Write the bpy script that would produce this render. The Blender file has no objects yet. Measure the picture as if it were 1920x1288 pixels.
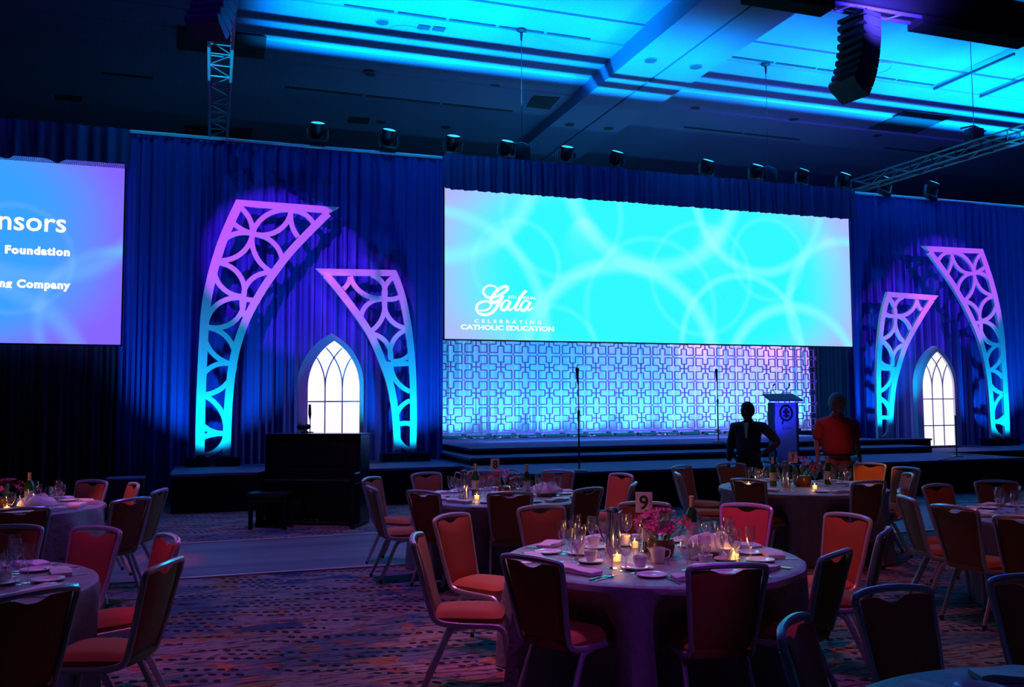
import bpy, bmesh, math, random
from math import sin, cos, pi, radians as R, sqrt, atan2, tan
from mathutils import Vector, Matrix, Euler, noise

SC = bpy.context.scene
COL = SC.collection
rnd = random.Random(7)

# ------------------------------------------------------------------ camera
CW, CH = 1920, 1288
FPX = 1656.0
YAW, PIT, ROL, CZ = R(18.85), R(3.88), R(-0.30), 1.65
FW = Vector((sin(YAW)*cos(PIT), cos(YAW)*cos(PIT), sin(PIT)))
_r0 = Vector((cos(YAW), -sin(YAW), 0)); _u0 = _r0.cross(FW)
RT = _r0*cos(ROL) + _u0*sin(ROL)
UP = _u0*cos(ROL) - _r0*sin(ROL)
CAMP = Vector((0, 0, CZ))
cam_d = bpy.data.cameras.new('camera'); cam = bpy.data.objects.new('camera', cam_d); COL.objects.link(cam)
cam_d.sensor_width = 36; cam_d.lens = 36*FPX/CW; cam_d.clip_end = 200
cam.matrix_world = Matrix.Translation(CAMP) @ Matrix((RT, UP, -FW)).transposed().to_4x4()
SC.camera = cam
cam_d.dof.use_dof = False

def ray(x, y): return FW*FPX + RT*(x-CW/2) - UP*(y-CH/2)
def onY(x, y, Y):
    d = ray(x, y); return CAMP + d*(Y/d.y)
def onZ(x, y, Z):
    d = ray(x, y); return CAMP + d*((Z-CZ)/d.z)

# ------------------------------------------------------------------ world, exposure
w = bpy.data.worlds.new('world'); SC.world = w; w.use_nodes = True
w.node_tree.nodes['Background'].inputs[0].default_value = (0.10, 0.11, 0.42, 1)
w.node_tree.nodes['Background'].inputs[1].default_value = 0.014
SC.view_settings.view_transform = 'Standard'
SC.view_settings.look = 'None'
SC.view_settings.exposure = 0.0
SC.view_settings.gamma = 1.0
SC.view_settings.use_curve_mapping = False

# ------------------------------------------------------------------ lights
CYAN = (0.0, 0.62, 1.0); BLUE = (0.02, 0.10, 1.0); MAG = (1.0, 0.10, 0.85); PINK = (1.0, 0.22, 0.55)
VIO = (0.32, 0.08, 1.0); AMB = (1.0, 0.38, 0.10); RED = (1.0, 0.12, 0.10)
def spot(name, loc, aim, color, power, size=40, blend=0.4, rad=0.06):
    l = bpy.data.lights.new(name, 'SPOT'); l.color = color; l.energy = power
    l.spot_size = R(size); l.spot_blend = blend; l.shadow_soft_size = rad
    o = bpy.data.objects.new(name, l); COL.objects.link(o); o.location = loc
    o.rotation_euler = (Vector(aim)-Vector(loc)).to_track_quat('-Z', 'Y').to_euler()
    return o
def area(name, loc, aim, color, power, sx, sy, spread=180):
    l = bpy.data.lights.new(name, 'AREA'); l.color = color; l.energy = power; l.shape = 'RECTANGLE'
    l.size = sx; l.size_y = sy; l.spread = R(spread)
    o = bpy.data.objects.new(name, l); COL.objects.link(o); o.location = loc
    o.rotation_euler = (Vector(aim)-Vector(loc)).to_track_quat('-Z', 'Y').to_euler()
    return o
# cyan ceiling wash: moving lights on the drape truss point up through barred shutters
def gobo_spot(x, y, z, power, color, xlo=-1.6, xhi=1.6):
    o = spot('ceiling_wash', (x, y, z), (x, y, z+1), color, power, 145, 0.1, 0.02)
    o.rotation_euler = (pi, 0, 0)
    l = o.data; l.use_nodes = True; nt = l.node_tree; em = nt.nodes['Emission']
    def N(k, **kw):
        n = nt.nodes.new(k)
        for a, b in kw.items(): setattr(n, a, b)
        return n
    tc = N('ShaderNodeTexCoord'); sx = N('ShaderNodeSeparateXYZ'); nt.links.new(tc.outputs['Normal'], sx.inputs[0])
    def mth(op, a, b=None):
        n = N('ShaderNodeMath', operation=op)
        for i, v in enumerate((a, b)):
            if v is None: continue
            if isinstance(v, (int, float)): n.inputs[i].default_value = v
            else: nt.links.new(v, n.inputs[i])
        return n.outputs[0]
    az = mth('ABSOLUTE', sx.outputs[2]); ry = mth('DIVIDE', mth('MULTIPLY', sx.outputs[1], -1.0), az); rx = mth('DIVIDE', sx.outputs[0], az)
    def st(v, a, b):
        n = N('ShaderNodeMapRange'); n.interpolation_type = 'SMOOTHSTEP'; nt.links.new(v, n.inputs[0]); n.inputs[1].default_value = a; n.inputs[2].default_value = b
        return n.outputs[0]
    f = st(ry, 0.50, 0.46)                                   # open field
    f = mth('ADD', f, mth('MULTIPLY', mth('MULTIPLY', st(ry, 0.60, 0.64), st(ry, 0.76, 0.70)), 1.3))
    f = mth('ADD', f, mth('MULTIPLY', mth('MULTIPLY', st(ry, 0.90, 0.95), st(ry, 1.22, 0.98)), 1.9))
    f = mth('MULTIPLY', f, mth('MULTIPLY', st(rx, xlo, xlo+0.5), st(rx, xhi, xhi-0.5)))
    f = mth('MULTIPLY', f, st(ry, -1.45, -0.15))
    nt.links.new(f, em.inputs['Strength']); em.inputs['Color'].default_value = (1, 1, 1, 1)
for k, (x, p) in enumerate(((2.4, 1000), (5.0, 950), (7.6, 700), (10.4, 380), (13.2, 600), (16.2, 1000), (19.2, 1300), (22.2, 1300))):
    gobo_spot(x, 16.55, 7.02, p*2.9, (0.0, 0.36, 1.0), -0.9 if k == 0 else -1.6, 1.6)
# blue wash on the near part of the ceiling and beam
spot('ceiling_blue', (9.6, 10.2, 7.3), (10.4, 12.4, 9.3), (0.10, 0.07, 1.0), 2400, 100, 0.8, 0.2)
spot('ceiling_blue', (15.0, 10.0, 7.3), (15.5, 12.2, 9.4), (0.10, 0.06, 1.0), 2000, 110, 0.8, 0.2)
spot('ceiling_navy_fill', (6.0, 17.2, 6.6), (6.0, 21.0, 9.3), (0.10, 0.08, 1.0), 60, 140, 1.0, 0.3)  # added fill lamps tinting the unlit ceiling navy, no fixtures there
spot('ceiling_navy_fill', (-4.0, 14.0, 6.6), (-4.0, 18.0, 9.3), (0.12, 0.09, 1.0), 30, 140, 1.0, 0.3)
spot('ceiling_navy_fill', (15.0, 17.2, 6.6), (15.0, 21.0, 9.3), (0.14, 0.07, 1.0), 50, 140, 1.0, 0.3)
# magenta shuttered spots on the arch tops
spot('arch_magenta', (-3.6, 6.5, 8.4), (1.05, 16.1, 4.35), (0.46, 0.035, 1.0), 7000, 14.5, 0.35, 0.04)
spot('arch_magenta', (-1.5, 6.5, 8.2), (2.55, 16.1, 3.7), (0.62, 0.05, 1.0), 3800, 10.5, 0.5, 0.04)
spot('arch_magenta', (21.3, 6.5, 8.4), (16.65, 16.1, 4.35), (0.42, 0.035, 1.0), 6500, 14.5, 0.35, 0.04)
spot('arch_magenta', (19.2, 6.5, 8.2), (15.15, 16.1, 3.7), (0.60, 0.05, 1.0), 3800, 10.5, 0.5, 0.04)
# cyan uplights at the arch feet
for x, tx, p in ((0.02, 0.0, 210), (3.52, 3.45, 190), (14.12, 14.1, 260), (17.68, 17.7, 210)):
    spot('arch_uplight', (x, 15.15, 0.66 if x != 14.12 else 1.0), (tx, 16.2, 2.3), (0.0, 0.46, 1.0), p*1.5*(0.75 if x == 14.12 else 1), 92, 0.7, 0.06)
# blue wash on the drapes
for x, y, tx, tz, p, s, c in ((-3.2, 12.6, -1.0, 3.0, 30, 60, BLUE), (2.0, 12.8, 2.4, 4.6, 190, 60, (0.02, 0.06, 1.0)), (4.0, 14.9, 3.95, 3.0, 110, 50, (0.0, 0.16, 1.0)),
                       (-0.9, 14.0, -0.7, 3.4, 80, 44, (0.08, 0.03, 1.0)), (14.3, 14.6, 14.4, 3.6, 100, 60, (0.01, 0.10, 1.0)), (18.4, 14.0, 18.4, 3.6, 80, 60, (0.01, 0.07, 1.0)), (9.0, 12.0, 9.0, 6.2, 150, 80, (0.03, 0.04, 1.0))):
    spot('drape_blue', (x, y, 0.9), (tx, 16.65, tz), c, p, s, 1.0, 0.2)
for x in (2.0, 15.6): spot('window_violet_fill', (x-0.4, 14.7, 0.8), (x, 15.9, 2.0), (0.22, 0.10, 1.0), 22, 62, 0.9, 0.05)  # added fill lamps turning the gothic window frames violet
# lattice: cyan from below behind it, pink from above, magenta on its face
for i in range(9):
    x = 5.6 + i*1.2
    spot('curtain_cyan', (x, 20.22, 0.98), (x, 20.8, 1.75), (0.06, 0.52, 1.0), 85, 120, 0.8, 0.05)
for x, p in ((6.4, 170), (9.6, 330), (12.2, 1900), (14.4, 2300)):
    spot('curtain_pink', (x, 20.25, 4.7), (x+0.1, 20.8, 3.3), (1.0, 0.20, 0.80), p*0.16, 110, 1.0, 0.05)
area('curtain_fill', (10.2, 17.6, 0.98), (10.2, 20.8, 2.2), (0.02, 0.46, 1.0), 240, 9.5, 0.12)
for x in (7.2, 10.2, 13.2):
    spot('lattice_magenta', (x, 16.0, 5.6), (x+0.1, 19.9, 1.6), (1.0, 0.06, 0.9), 95, 70, 0.8, 0.05)
for x in (6.2, 9.4, 12.6):
    spot('stage_violet_fill', (x, 18.3, 3.6), (x, 18.9, 0.85), (0.35, 0.04, 1.0), 170, 110, 0.9, 0.05)  # added unseen fill behind the screen, tints the top deck violet
# overhead colour over the tables
spot('cloth_violet_fill', (2.2, 0.6, 3.4), (2.05, 4.35, 0.35), (0.42, 0.05, 1.0), 90, 13, 0.9, 0.05)  # added low fill from the front, brightens the hanging cloth, not overhead
spot('table_magenta', (2.0, 4.3, 7.0), (2.5, 4.9, 0.8), (0.75, 0.09, 1.0), 330, 30, 0.8, 0.06)
spot('table_pink', (1.0, 7.4, 7.0), (2.2, 5.6, 0.8), (1.0, 0.26, 0.52), 370, 26, 0.8, 0.06)
spot('table_magenta', (1.8, 2.6, 6.6), (3.82, 5.74, 0.72), (1.0, 0.06, 0.80), 1000, 8, 0.5, 0.05)
spot('table_red', (2.6, 2.0, 6.6), (4.12, 4.93, 0.72), (1.0, 0.12, 0.34), 620, 8, 0.5, 0.05)
spot('table_warm', (-0.2, 4.0, 6.8), (1.50, 5.85, 0.6), (1.0, 0.24, 0.22), 300, 12, 0.6, 0.05)
spot('table_pink', (2.2, 8.6, 6.8), (2.8, 8.2, 0.8), (1.0, 0.18, 0.50), 170, 34, 0.8, 0.06)
spot('table_red', (1.6, 5.6, 6.8), (4.25, 8.7, 0.7), (1.0, 0.10, 0.35), 620, 7, 0.6, 0.05)
spot('table_amber', (5.6, 8.4, 6.8), (6.0, 8.2, 0.9), (1.0, 0.30, 0.30), 190, 34, 0.8, 0.06)
spot('table_amber', (5.9, 5.6, 6.6), (7.75, 8.95, 0.76), (1.0, 0.32, 0.04), 1200, 6, 0.5, 0.05)
spot('table_red', (4.6, 4.2, 6.8), (5.6, 5.2, 0.8), (1.0, 0.14, 0.14), 190, 34, 0.8, 0.06)
spot('table_red', (-3.0, 5.2, 6.6), (-0.92, 9.5, 0.76), (1.0, 0.14, 0.26), 1000, 9, 0.6, 0.05)
spot('table_red', (-2.2, 7.8, 6.8), (-1.8, 8.2, 0.8), (1.0, 0.20, 0.50), 70, 30, 0.8, 0.06)
spot('table_violet', (-2.4, 3.6, 6.6), (-0.75, 6.1, 0.75), (0.55, 0.05, 1.0), 330, 10, 0.8, 0.06)
spot('table_violet', (-1.6, 4.4, 6.8), (-1.5, 4.9, 0.8), (0.30, 0.08, 1.0), 75, 26, 0.8, 0.06)
spot('table_magenta', (-1.6, 2.6, 6.6), (-0.2, 5.55, 0.72), (1.0, 0.05, 0.55), 420, 7, 0.8, 0.06)
spot('table_violet', (3.4, 2.2, 6.0), (2.6, 2.9, 0.8), (0.20, 0.06, 1.0), 60, 50, 0.8, 0.06)
spot('floor_magenta', (0.9, 6.4, 7.2), (0.55, 5.6, 0), (0.85, 0.12, 0.80), 420, 40, 0.9, 0.08)
spot('floor_blue', (1.0, 9.0, 6.6), (1.0, 10.6, 0), (0.34, 0.14, 1.0), 620, 80, 0.9, 0.1)
spot('floor_red', (3.2, 5.0, 6.6), (5.6, 6.0, 0), (0.9, 0.20, 0.45), 60, 60, 0.9, 0.1)
spot('stage_blue', (9.0, 11.4, 7.4), (9.2, 14.2, 0.7), (0.06, 0.14, 1.0), 210, 95, 0.9, 0.1)
spot('cyan_rim', (6.0, 13.0, 7.2), (2.0, 4.0, 0.8), (0.0, 0.55, 1.0), 420, 50, 0.9, 0.05)
spot('truss_cyan_fill', (0.05, 11.6, 3.0), (0.05, 12.75, 6.4), (0.0, 0.5, 1.0), 3800, 20, 0.1, 0.02)  # added fill in mid-air lighting a stretch of the left truss
for x in (-1.0, 4.0, 9.5, 15.0, 20.0): spot('pipe_cyan_fill', (x, 15.4, 7.9), (x+0.5, 16.55, 6.5), (0.0, 0.5, 1.0), 45, 120, 0.6, 0.02)  # added fill lamps that make the drape pipe read as a bright line
spot('person_fill', (3.2, 4.2, 5.6), (7.1, 9.4, 1.3), (1.0, 0.26, 0.36), 330, 9, 0.6, 0.05)  # added fill brightening the figure in the polo, no fixture there
spot('person_fill', (9.4, 7.5, 4.8), (7.1, 9.4, 1.4), (0.4, 0.3, 1.0), 60, 14, 0.6, 0.05)  # second added fill on the same figure, from the right
spot('truss_cyan_fill', (13.0, 9.6, 4.6), (13.8, 11.3, 6.4), (0.0, 0.5, 1.0), 2600, 26, 0.1, 0.02)  # added fill lighting the near end of the right truss
spot('array_violet', (-1.5, 7.6, 6.8), (0.0, 9.4, 6.1), (0.16, 0.02, 1.0), 26, 60, 0.8, 0.05)
spot('lectern_blue_fill', (9.3, 11.0, 3.6), (9.4, 13.0, 1.3), (0.13, 0.20, 0.9), 95, 24, 0.8, 0.05)  # added fill brightening the lectern front, no fixture there

# ------------------------------------------------------------------ materials
def mat(name, col, rough=0.6, metal=0.0, emis=None, es=0.0, spec=0.5, sheen=0.0, noise_amt=0.0, nscale=20, bump=0.0, alpha=None):
    m = bpy.data.materials.new(name); m.use_nodes = True
    nt = m.node_tree; b = nt.nodes['Principled BSDF']
    b.inputs['Base Color'].default_value = (*col, 1); b.inputs['Roughness'].default_value = rough
    b.inputs['Metallic'].default_value = metal; b.inputs['Specular IOR Level'].default_value = spec
    if sheen: b.inputs['Sheen Weight'].default_value = sheen
    if emis: b.inputs['Emission Color'].default_value = (*emis, 1); b.inputs['Emission Strength'].default_value = es
    if noise_amt or bump:
        tc = nt.nodes.new('ShaderNodeTexCoord'); n = nt.nodes.new('ShaderNodeTexNoise')
        n.inputs['Scale'].default_value = nscale; n.inputs['Detail'].default_value = 4
        nt.links.new(tc.outputs['Object'], n.inputs['Vector'])
        if noise_amt:
            mx = nt.nodes.new('ShaderNodeMix'); mx.data_type = 'RGBA'
            mx.inputs['A'].default_value = (*[c*(1-noise_amt) for c in col], 1)
            mx.inputs['B'].default_value = (*[min(1, c*(1+noise_amt)) for c in col], 1)
            nt.links.new(n.outputs['Fac'], mx.inputs['Factor']); nt.links.new(mx.outputs['Result'], b.inputs['Base Color'])
        if bump:
            bp = nt.nodes.new('ShaderNodeBump'); bp.inputs['Strength'].default_value = bump; bp.inputs['Distance'].default_value = 0.01
            nt.links.new(n.outputs['Fac'], bp.inputs['Height']); nt.links.new(bp.outputs['Normal'], b.inputs['Normal'])
    return m
M = {}
M['alu'] = mat('brushed_aluminium', (0.56, 0.54, 0.57), 0.30, 0.40, noise_amt=0.08, nscale=60)
M['fabric'] = mat('rust_fabric', (0.40, 0.115, 0.04), 0.9, sheen=0.0, noise_amt=0.18, nscale=220, bump=0.15)
M['rubber'] = mat('black_rubber', (0.02, 0.02, 0.02), 0.7, noise_amt=0.1)
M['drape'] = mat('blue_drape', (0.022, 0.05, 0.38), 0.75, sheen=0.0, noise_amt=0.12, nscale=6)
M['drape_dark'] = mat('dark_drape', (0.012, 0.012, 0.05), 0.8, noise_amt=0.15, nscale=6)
M['valance'] = mat('valance_satin', (0.03, 0.06, 0.24), 0.5, noise_amt=0.15, nscale=6)
M['curtain'] = mat('pale_curtain', (0.80, 0.82, 0.88), 0.6, sheen=0.2, noise_amt=0.06, nscale=5)
M['foam'] = mat('white_foam', (0.86, 0.85, 0.88), 0.55, noise_amt=0.03, nscale=8)
M['stage_skirt'] = mat('black_skirt', (0.006, 0.006, 0.009), 0.9, spec=0.1, noise_amt=0.2)
M['stage_deck'] = mat('stage_carpet', (0.075, 0.065, 0.17), 0.85, noise_amt=0.15, nscale=40, bump=0.1)
M['black'] = mat('black_metal', (0.008, 0.008, 0.010), 0.45, noise_amt=0.2, nscale=30)
M['piano'] = mat('black_lacquer', (0.006, 0.006, 0.008), 0.22, noise_amt=0.1, nscale=4, spec=0.3)
M['cloth'] = mat('satin_cloth', (0.30, 0.25, 0.28), 0.5, sheen=0.0, noise_amt=0.22, nscale=16, bump=0.9)
M['napkin'] = mat('cream_napkin', (0.80, 0.76, 0.74), 0.8, noise_amt=0.05, nscale=30, bump=0.2)
M['china'] = mat('white_china', (0.86, 0.84, 0.82), 0.2, noise_amt=0.02)
M['steel'] = mat('polished_steel', (0.72, 0.72, 0.74), 0.15, 1.0, noise_amt=0.04)
M['wood'] = mat('table_plywood', (0.30, 0.18, 0.09), 0.6, noise_amt=0.2, nscale=10)
M['truss'] = mat('truss_aluminium', (0.13, 0.135, 0.15), 0.4, 0.5, noise_amt=0.06)
M['steel_pipe'] = mat('galvanised_pipe', (0.75, 0.76, 0.78), 0.5, 0.1, noise_amt=0.05)
M['trim'] = mat('metal_edging', (0.75, 0.42, 0.36), 0.45, 0.1, noise_amt=0.1)
M['petal'] = mat('pink_petal', (0.75, 0.05, 0.28), 0.55, noise_amt=0.3, nscale=30)
M['petal_red'] = mat('deep_red_petal', (0.28, 0.01, 0.03), 0.6, noise_amt=0.3, nscale=30)
M['leaf'] = mat('green_leaf', (0.07, 0.16, 0.04), 0.5, noise_amt=0.2, nscale=30)
M['vase'] = mat('dark_vase', (0.14, 0.05, 0.03), 0.3, noise_amt=0.2)
M['bottle'] = mat('green_bottle_glass', (0.02, 0.10, 0.02), 0.06, spec=0.9, noise_amt=0.1)
M['foil'] = mat('bottle_foil', (0.55, 0.25, 0.18), 0.4, 0.3, noise_amt=0.1)
M['label'] = mat('bottle_label', (0.55, 0.50, 0.45), 0.6, noise_amt=0.1)
M['wax'] = mat('candle_wax', (0.9, 0.6, 0.3), 0.4, emis=(1.0, 0.48, 0.14), es=2.4, noise_amt=0.05)  # emission stands in for flame light glowing through wax and cup
M['flame'] = mat('candle_flame', (1, 0.8, 0.4), 0.5, emis=(1.0, 0.60, 0.18), es=9, noise_amt=0.02)
M['card'] = mat('sign_card', (0.72, 0.68, 0.74), 0.7, noise_amt=0.04)
M['ink'] = mat('black_ink', (0.01, 0.01, 0.015), 0.6, noise_amt=0.1)
M['skin'] = mat('skin', (0.36, 0.14, 0.10), 0.55, noise_amt=0.1, nscale=20)
M['skin_dark'] = mat('dark_skin', (0.06, 0.03, 0.025), 0.5, noise_amt=0.1, nscale=20)
M['shirt_red'] = mat('red_polo_cotton', (0.42, 0.022, 0.02), 0.85, noise_amt=0.15, nscale=30, bump=0.2)
M['khaki'] = mat('khaki_cotton', (0.24, 0.17, 0.13), 0.85, noise_amt=0.12, nscale=30, bump=0.2)
M['hair'] = mat('grey_hair', (0.26, 0.30, 0.38), 0.7, noise_amt=0.35, nscale=60, bump=0.5)
M['hair_dark'] = mat('black_hair', (0.01, 0.01, 0.01), 0.7, noise_amt=0.3, nscale=60, bump=0.5)
M['suit'] = mat('dark_grey_jacket', (0.035, 0.028, 0.035), 0.8, noise_amt=0.15, nscale=30, bump=0.2)
M['trouser'] = mat('black_trouser_cloth', (0.008, 0.008, 0.01), 0.85, noise_amt=0.15, nscale=30)
M['leather'] = mat('black_leather', (0.01, 0.008, 0.007), 0.4, noise_amt=0.2)
M['eye'] = mat('eye_white', (0.3, 0.3, 0.3), 0.3, noise_amt=0.02)
M['acrylic'] = mat('frosted_acrylic', (0.30, 0.34, 0.62), 0.45, noise_amt=0.04, nscale=3)
M['acrylic_dark'] = mat('dark_acrylic_post', (0.05, 0.04, 0.10), 0.7, noise_amt=0.1, spec=0.15)
M['lens'] = mat('lamp_lens', (0.1, 0.5, 0.7), 0.15, emis=(0.05, 0.62, 0.95), es=1.0, noise_amt=0.05)
M['pane'] = mat('backlit_pane', (0.9, 0.9, 0.9), 0.5, emis=(1.0, 0.90, 1.0), es=1.05, noise_amt=0.02)
M['lattice'] = mat('lattice_paint', (0.62, 0.07, 0.45), 0.5, noise_amt=0.05)
M['vent'] = mat('vent_grille', (0.03, 0.03, 0.04), 0.7, noise_amt=0.1)
M['pearl'] = mat('violet_plastic', (0.06, 0.04, 0.22), 0.25, noise_amt=0.1)

def glass_mat(name, tint=(1, 1, 1)):
    m = bpy.data.materials.new(name); m.use_nodes = True; nt = m.node_tree; nt.nodes.clear()
    o = nt.nodes.new('ShaderNodeOutputMaterial'); mx = nt.nodes.new('ShaderNodeMixShader')
    t = nt.nodes.new('ShaderNodeBsdfTransparent'); t.inputs[0].default_value = (*tint, 1)
    g = nt.nodes.new('ShaderNodeBsdfGlossy'); g.inputs['Roughness'].default_value = 0.08
    lw = nt.nodes.new('ShaderNodeLayerWeight'); lw.inputs['Blend'].default_value = 0.35
    mp = nt.nodes.new('ShaderNodeMapRange'); mp.inputs['To Min'].default_value = 0.13; mp.inputs['To Max'].default_value = 0.9
    nt.links.new(lw.outputs['Facing'], mp.inputs[0]); nt.links.new(mp.outputs[0], mx.inputs[0])
    nt.links.new(t.outputs[0], mx.inputs[1]); nt.links.new(g.outputs[0], mx.inputs[2]); nt.links.new(mx.outputs[0], o.inputs[0])
    return m
M['glass'] = glass_mat('clear_glass', (0.94, 0.94, 0.96))

class NT:
    """small helper to write node graphs"""
    def __init__(s, name):
        s.m = bpy.data.materials.new(name); s.m.use_nodes = True; s.t = s.m.node_tree; s.b = s.t.nodes['Principled BSDF']
    def n(s, kind, **kw):
        x = s.t.nodes.new(kind)
        for k, v in kw.items(): setattr(x, k, v)
        return x
    def l(s, a, b): s.t.links.new(a, b)
    def math(s, op, a, b=None, c=None):
        x = s.n('ShaderNodeMath', operation=op)
        for i, v in enumerate((a, b, c)):
            if v is None: continue
            if isinstance(v, (int, float)): x.inputs[i].default_value = v
            else: s.l(v, x.inputs[i])
        return x.outputs[0]
    def mix(s, f, a, b):
        x = s.n('ShaderNodeMix', data_type='RGBA')
        for nm, v in (('Factor', f), ('A', a), ('B', b)):
            if isinstance(v, tuple): x.inputs[nm].default_value = (*v, 1)
            elif isinstance(v, (int, float)): x.inputs[nm].default_value = v
            else: s.l(v, x.inputs[nm])
        return x.outputs['Result']
    def step(s, v, lo, hi):
        x = s.n('ShaderNodeMapRange'); x.interpolation_type = 'SMOOTHSTEP'
        s.l(v, x.inputs[0]); x.inputs[1].default_value = lo; x.inputs[2].default_value = hi
        return x.outputs[0]

def carpet_mat():
    g = NT('patterned_carpet'); tc = g.n('ShaderNodeTexCoord')
    mp = g.n('ShaderNodeMapping'); g.l(tc.outputs['Object'], mp.inputs[0]); mp.inputs['Scale'].default_value = (1, 1.5, 1)
    def nz(scale, det=2, off=0):
        n = g.n('ShaderNodeTexNoise'); n.inputs['Scale'].default_value = scale; n.inputs['Detail'].default_value = det
        m2 = g.n('ShaderNodeMapping'); m2.inputs['Location'].default_value = (off, off*1.7, 0); g.l(mp.outputs[0], m2.inputs[0]); g.l(m2.outputs[0], n.inputs['Vector'])
        return n.outputs['Fac']
    c = g.mix(g.step(nz(0.9, 3, 3), 0.50, 0.58), (0.32, 0.24, 0.22), (0.12, 0.15, 0.19))
    c = g.mix(g.step(nz(2.2, 2, 11), 0.60, 0.63), c, (0.36, 0.19, 0.08))
    c = g.mix(g.step(nz(1.2, 2, 23), 0.60, 0.64), c, (0.05, 0.09, 0.16))
    c = g.mix(g.step(nz(6, 1, 31), 0.60, 0.64), c, (0.42, 0.13, 0.08))
    c = g.mix(g.math('MULTIPLY', g.step(nz(10, 2, 41), 0.58, 0.64), 0.8), c, (0.10, 0.06, 0.06))
    # short rows of round dark leaf dots running across the room
    sx = g.n('ShaderNodeSeparateXYZ'); g.l(tc.outputs['Object'], sx.inputs[0])
    wn = g.n('ShaderNodeTexNoise'); wn.inputs['Scale'].default_value = 0.9; g.l(tc.outputs['Object'], wn.inputs['Vector'])
    yw = g.math('ADD', g.math('ADD', sx.outputs[1], g.math('MULTIPLY', wn.outputs['Fac'], 0.5)), g.math('MULTIPLY', sx.outputs[0], 0.30))
    yy = g.math('MULTIPLY', yw, 9.0)
    row = g.math('FLOOR', yy)
    xx = g.math('ADD', g.math('MULTIPLY', sx.outputs[0], 12.5), g.math('MULTIPLY', row, 0.37))
    fx = g.math('SUBTRACT', g.math('FRACT', xx), 0.5); fy = g.math('SUBTRACT', g.math('FRACT', yy), 0.5)
    rr = g.math('ADD', g.math('MULTIPLY', fx, fx), g.math('MULTIPLY', g.math('MULTIPLY', fy, fy), 1.9))
    dots = g.step(rr, 0.135, 0.085)
    cell = g.n('ShaderNodeCombineXYZ'); g.l(g.math('FLOOR', g.math('DIVIDE', g.math('ADD', xx, g.math('MULTIPLY', row, 2.3)), 4.6)), cell.inputs[0]); g.l(row, cell.inputs[1])
    wh = g.n('ShaderNodeTexWhiteNoise', noise_dimensions='2D'); g.l(cell.outputs[0], wh.inputs['Vector'])
    gate = g.math('GREATER_THAN', g.math('ADD', wh.outputs['Value'], g.math('MULTIPLY', nz(0.8, 1, 57), 0.8)), 0.98)
    c = g.mix(g.math('MULTIPLY', dots, gate), c, (0.015, 0.015, 0.02))
    for sc_, lo, amt in (((3.2, 30, 1), 0.54, 0.85), ((7, 60, 1), 0.55, 0.6)):
        ln = g.n('ShaderNodeTexNoise'); ln.inputs['Scale'].default_value = 1; ln.inputs['Detail'].default_value = 3
        m3 = g.n('ShaderNodeMapping'); m3.inputs['Scale'].default_value = sc_; m3.inputs['Rotation'].default_value = (0, 0, -0.25); g.l(tc.outputs['Object'], m3.inputs[0]); g.l(m3.outputs[0], ln.inputs['Vector'])
        c = g.mix(g.math('MULTIPLY', g.step(ln.outputs['Fac'], lo, lo+0.08), amt), c, (0.03, 0.03, 0.05))
    g.l(c, g.b.inputs['Base Color']); g.b.inputs['Roughness'].default_value = 0.95; g.b.inputs['Specular IOR Level'].default_value = 0.1
    return g.m
M['carpet'] = carpet_mat()
def strip_mat():
    g = NT('dance_floor_vinyl'); tc = g.n('ShaderNodeTexCoord')
    mp = g.n('ShaderNodeMapping'); mp.inputs['Scale'].default_value = (0.15, 3, 1); g.l(tc.outputs['Object'], mp.inputs[0])
    n = g.n('ShaderNodeTexNoise'); n.inputs['Scale'].default_value = 1.2; n.inputs['Detail'].default_value = 4; g.l(mp.outputs[0], n.inputs['Vector'])
    g.l(g.mix(g.step(n.outputs['Fac'], 0.4, 0.65), (0.22, 0.14, 0.15), (0.12, 0.085, 0.10)), g.b.inputs['Base Color'])
    g.b.inputs['Roughness'].default_value = 0.6
    return g.m
M['strip'] = strip_mat()
def ceil_mat():
    g = NT('slatted_ceiling'); tc = g.n('ShaderNodeTexCoord'); sx = g.n('ShaderNodeSeparateXYZ'); g.l(tc.outputs['Object'], sx.inputs[0])
    fx = g.math('FRACT', g.math('MULTIPLY', sx.outputs[0], 8.0))
    lin = g.step(fx, 0.86, 0.93)
    n = g.n('ShaderNodeTexNoise'); n.inputs['Scale'].default_value = 0.7; n.inputs['Detail'].default_value = 3; g.l(tc.outputs['Object'], n.inputs['Vector'])
    base = g.mix(n.outputs['Fac'], (0.13, 0.125, 0.24), (0.165, 0.16, 0.29))
    g.l(g.mix(g.math('MULTIPLY', lin, 0.55), base, (0.12, 0.12, 0.13)), g.b.inputs['Base Color'])
    g.b.inputs['Roughness'].default_value = 0.7
    return g.m
M['ceil'] = ceil_mat()
M['beam'] = mat('painted_plaster', (0.15, 0.145, 0.27), 0.7, noise_amt=0.05, nscale=1.5)

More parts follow.
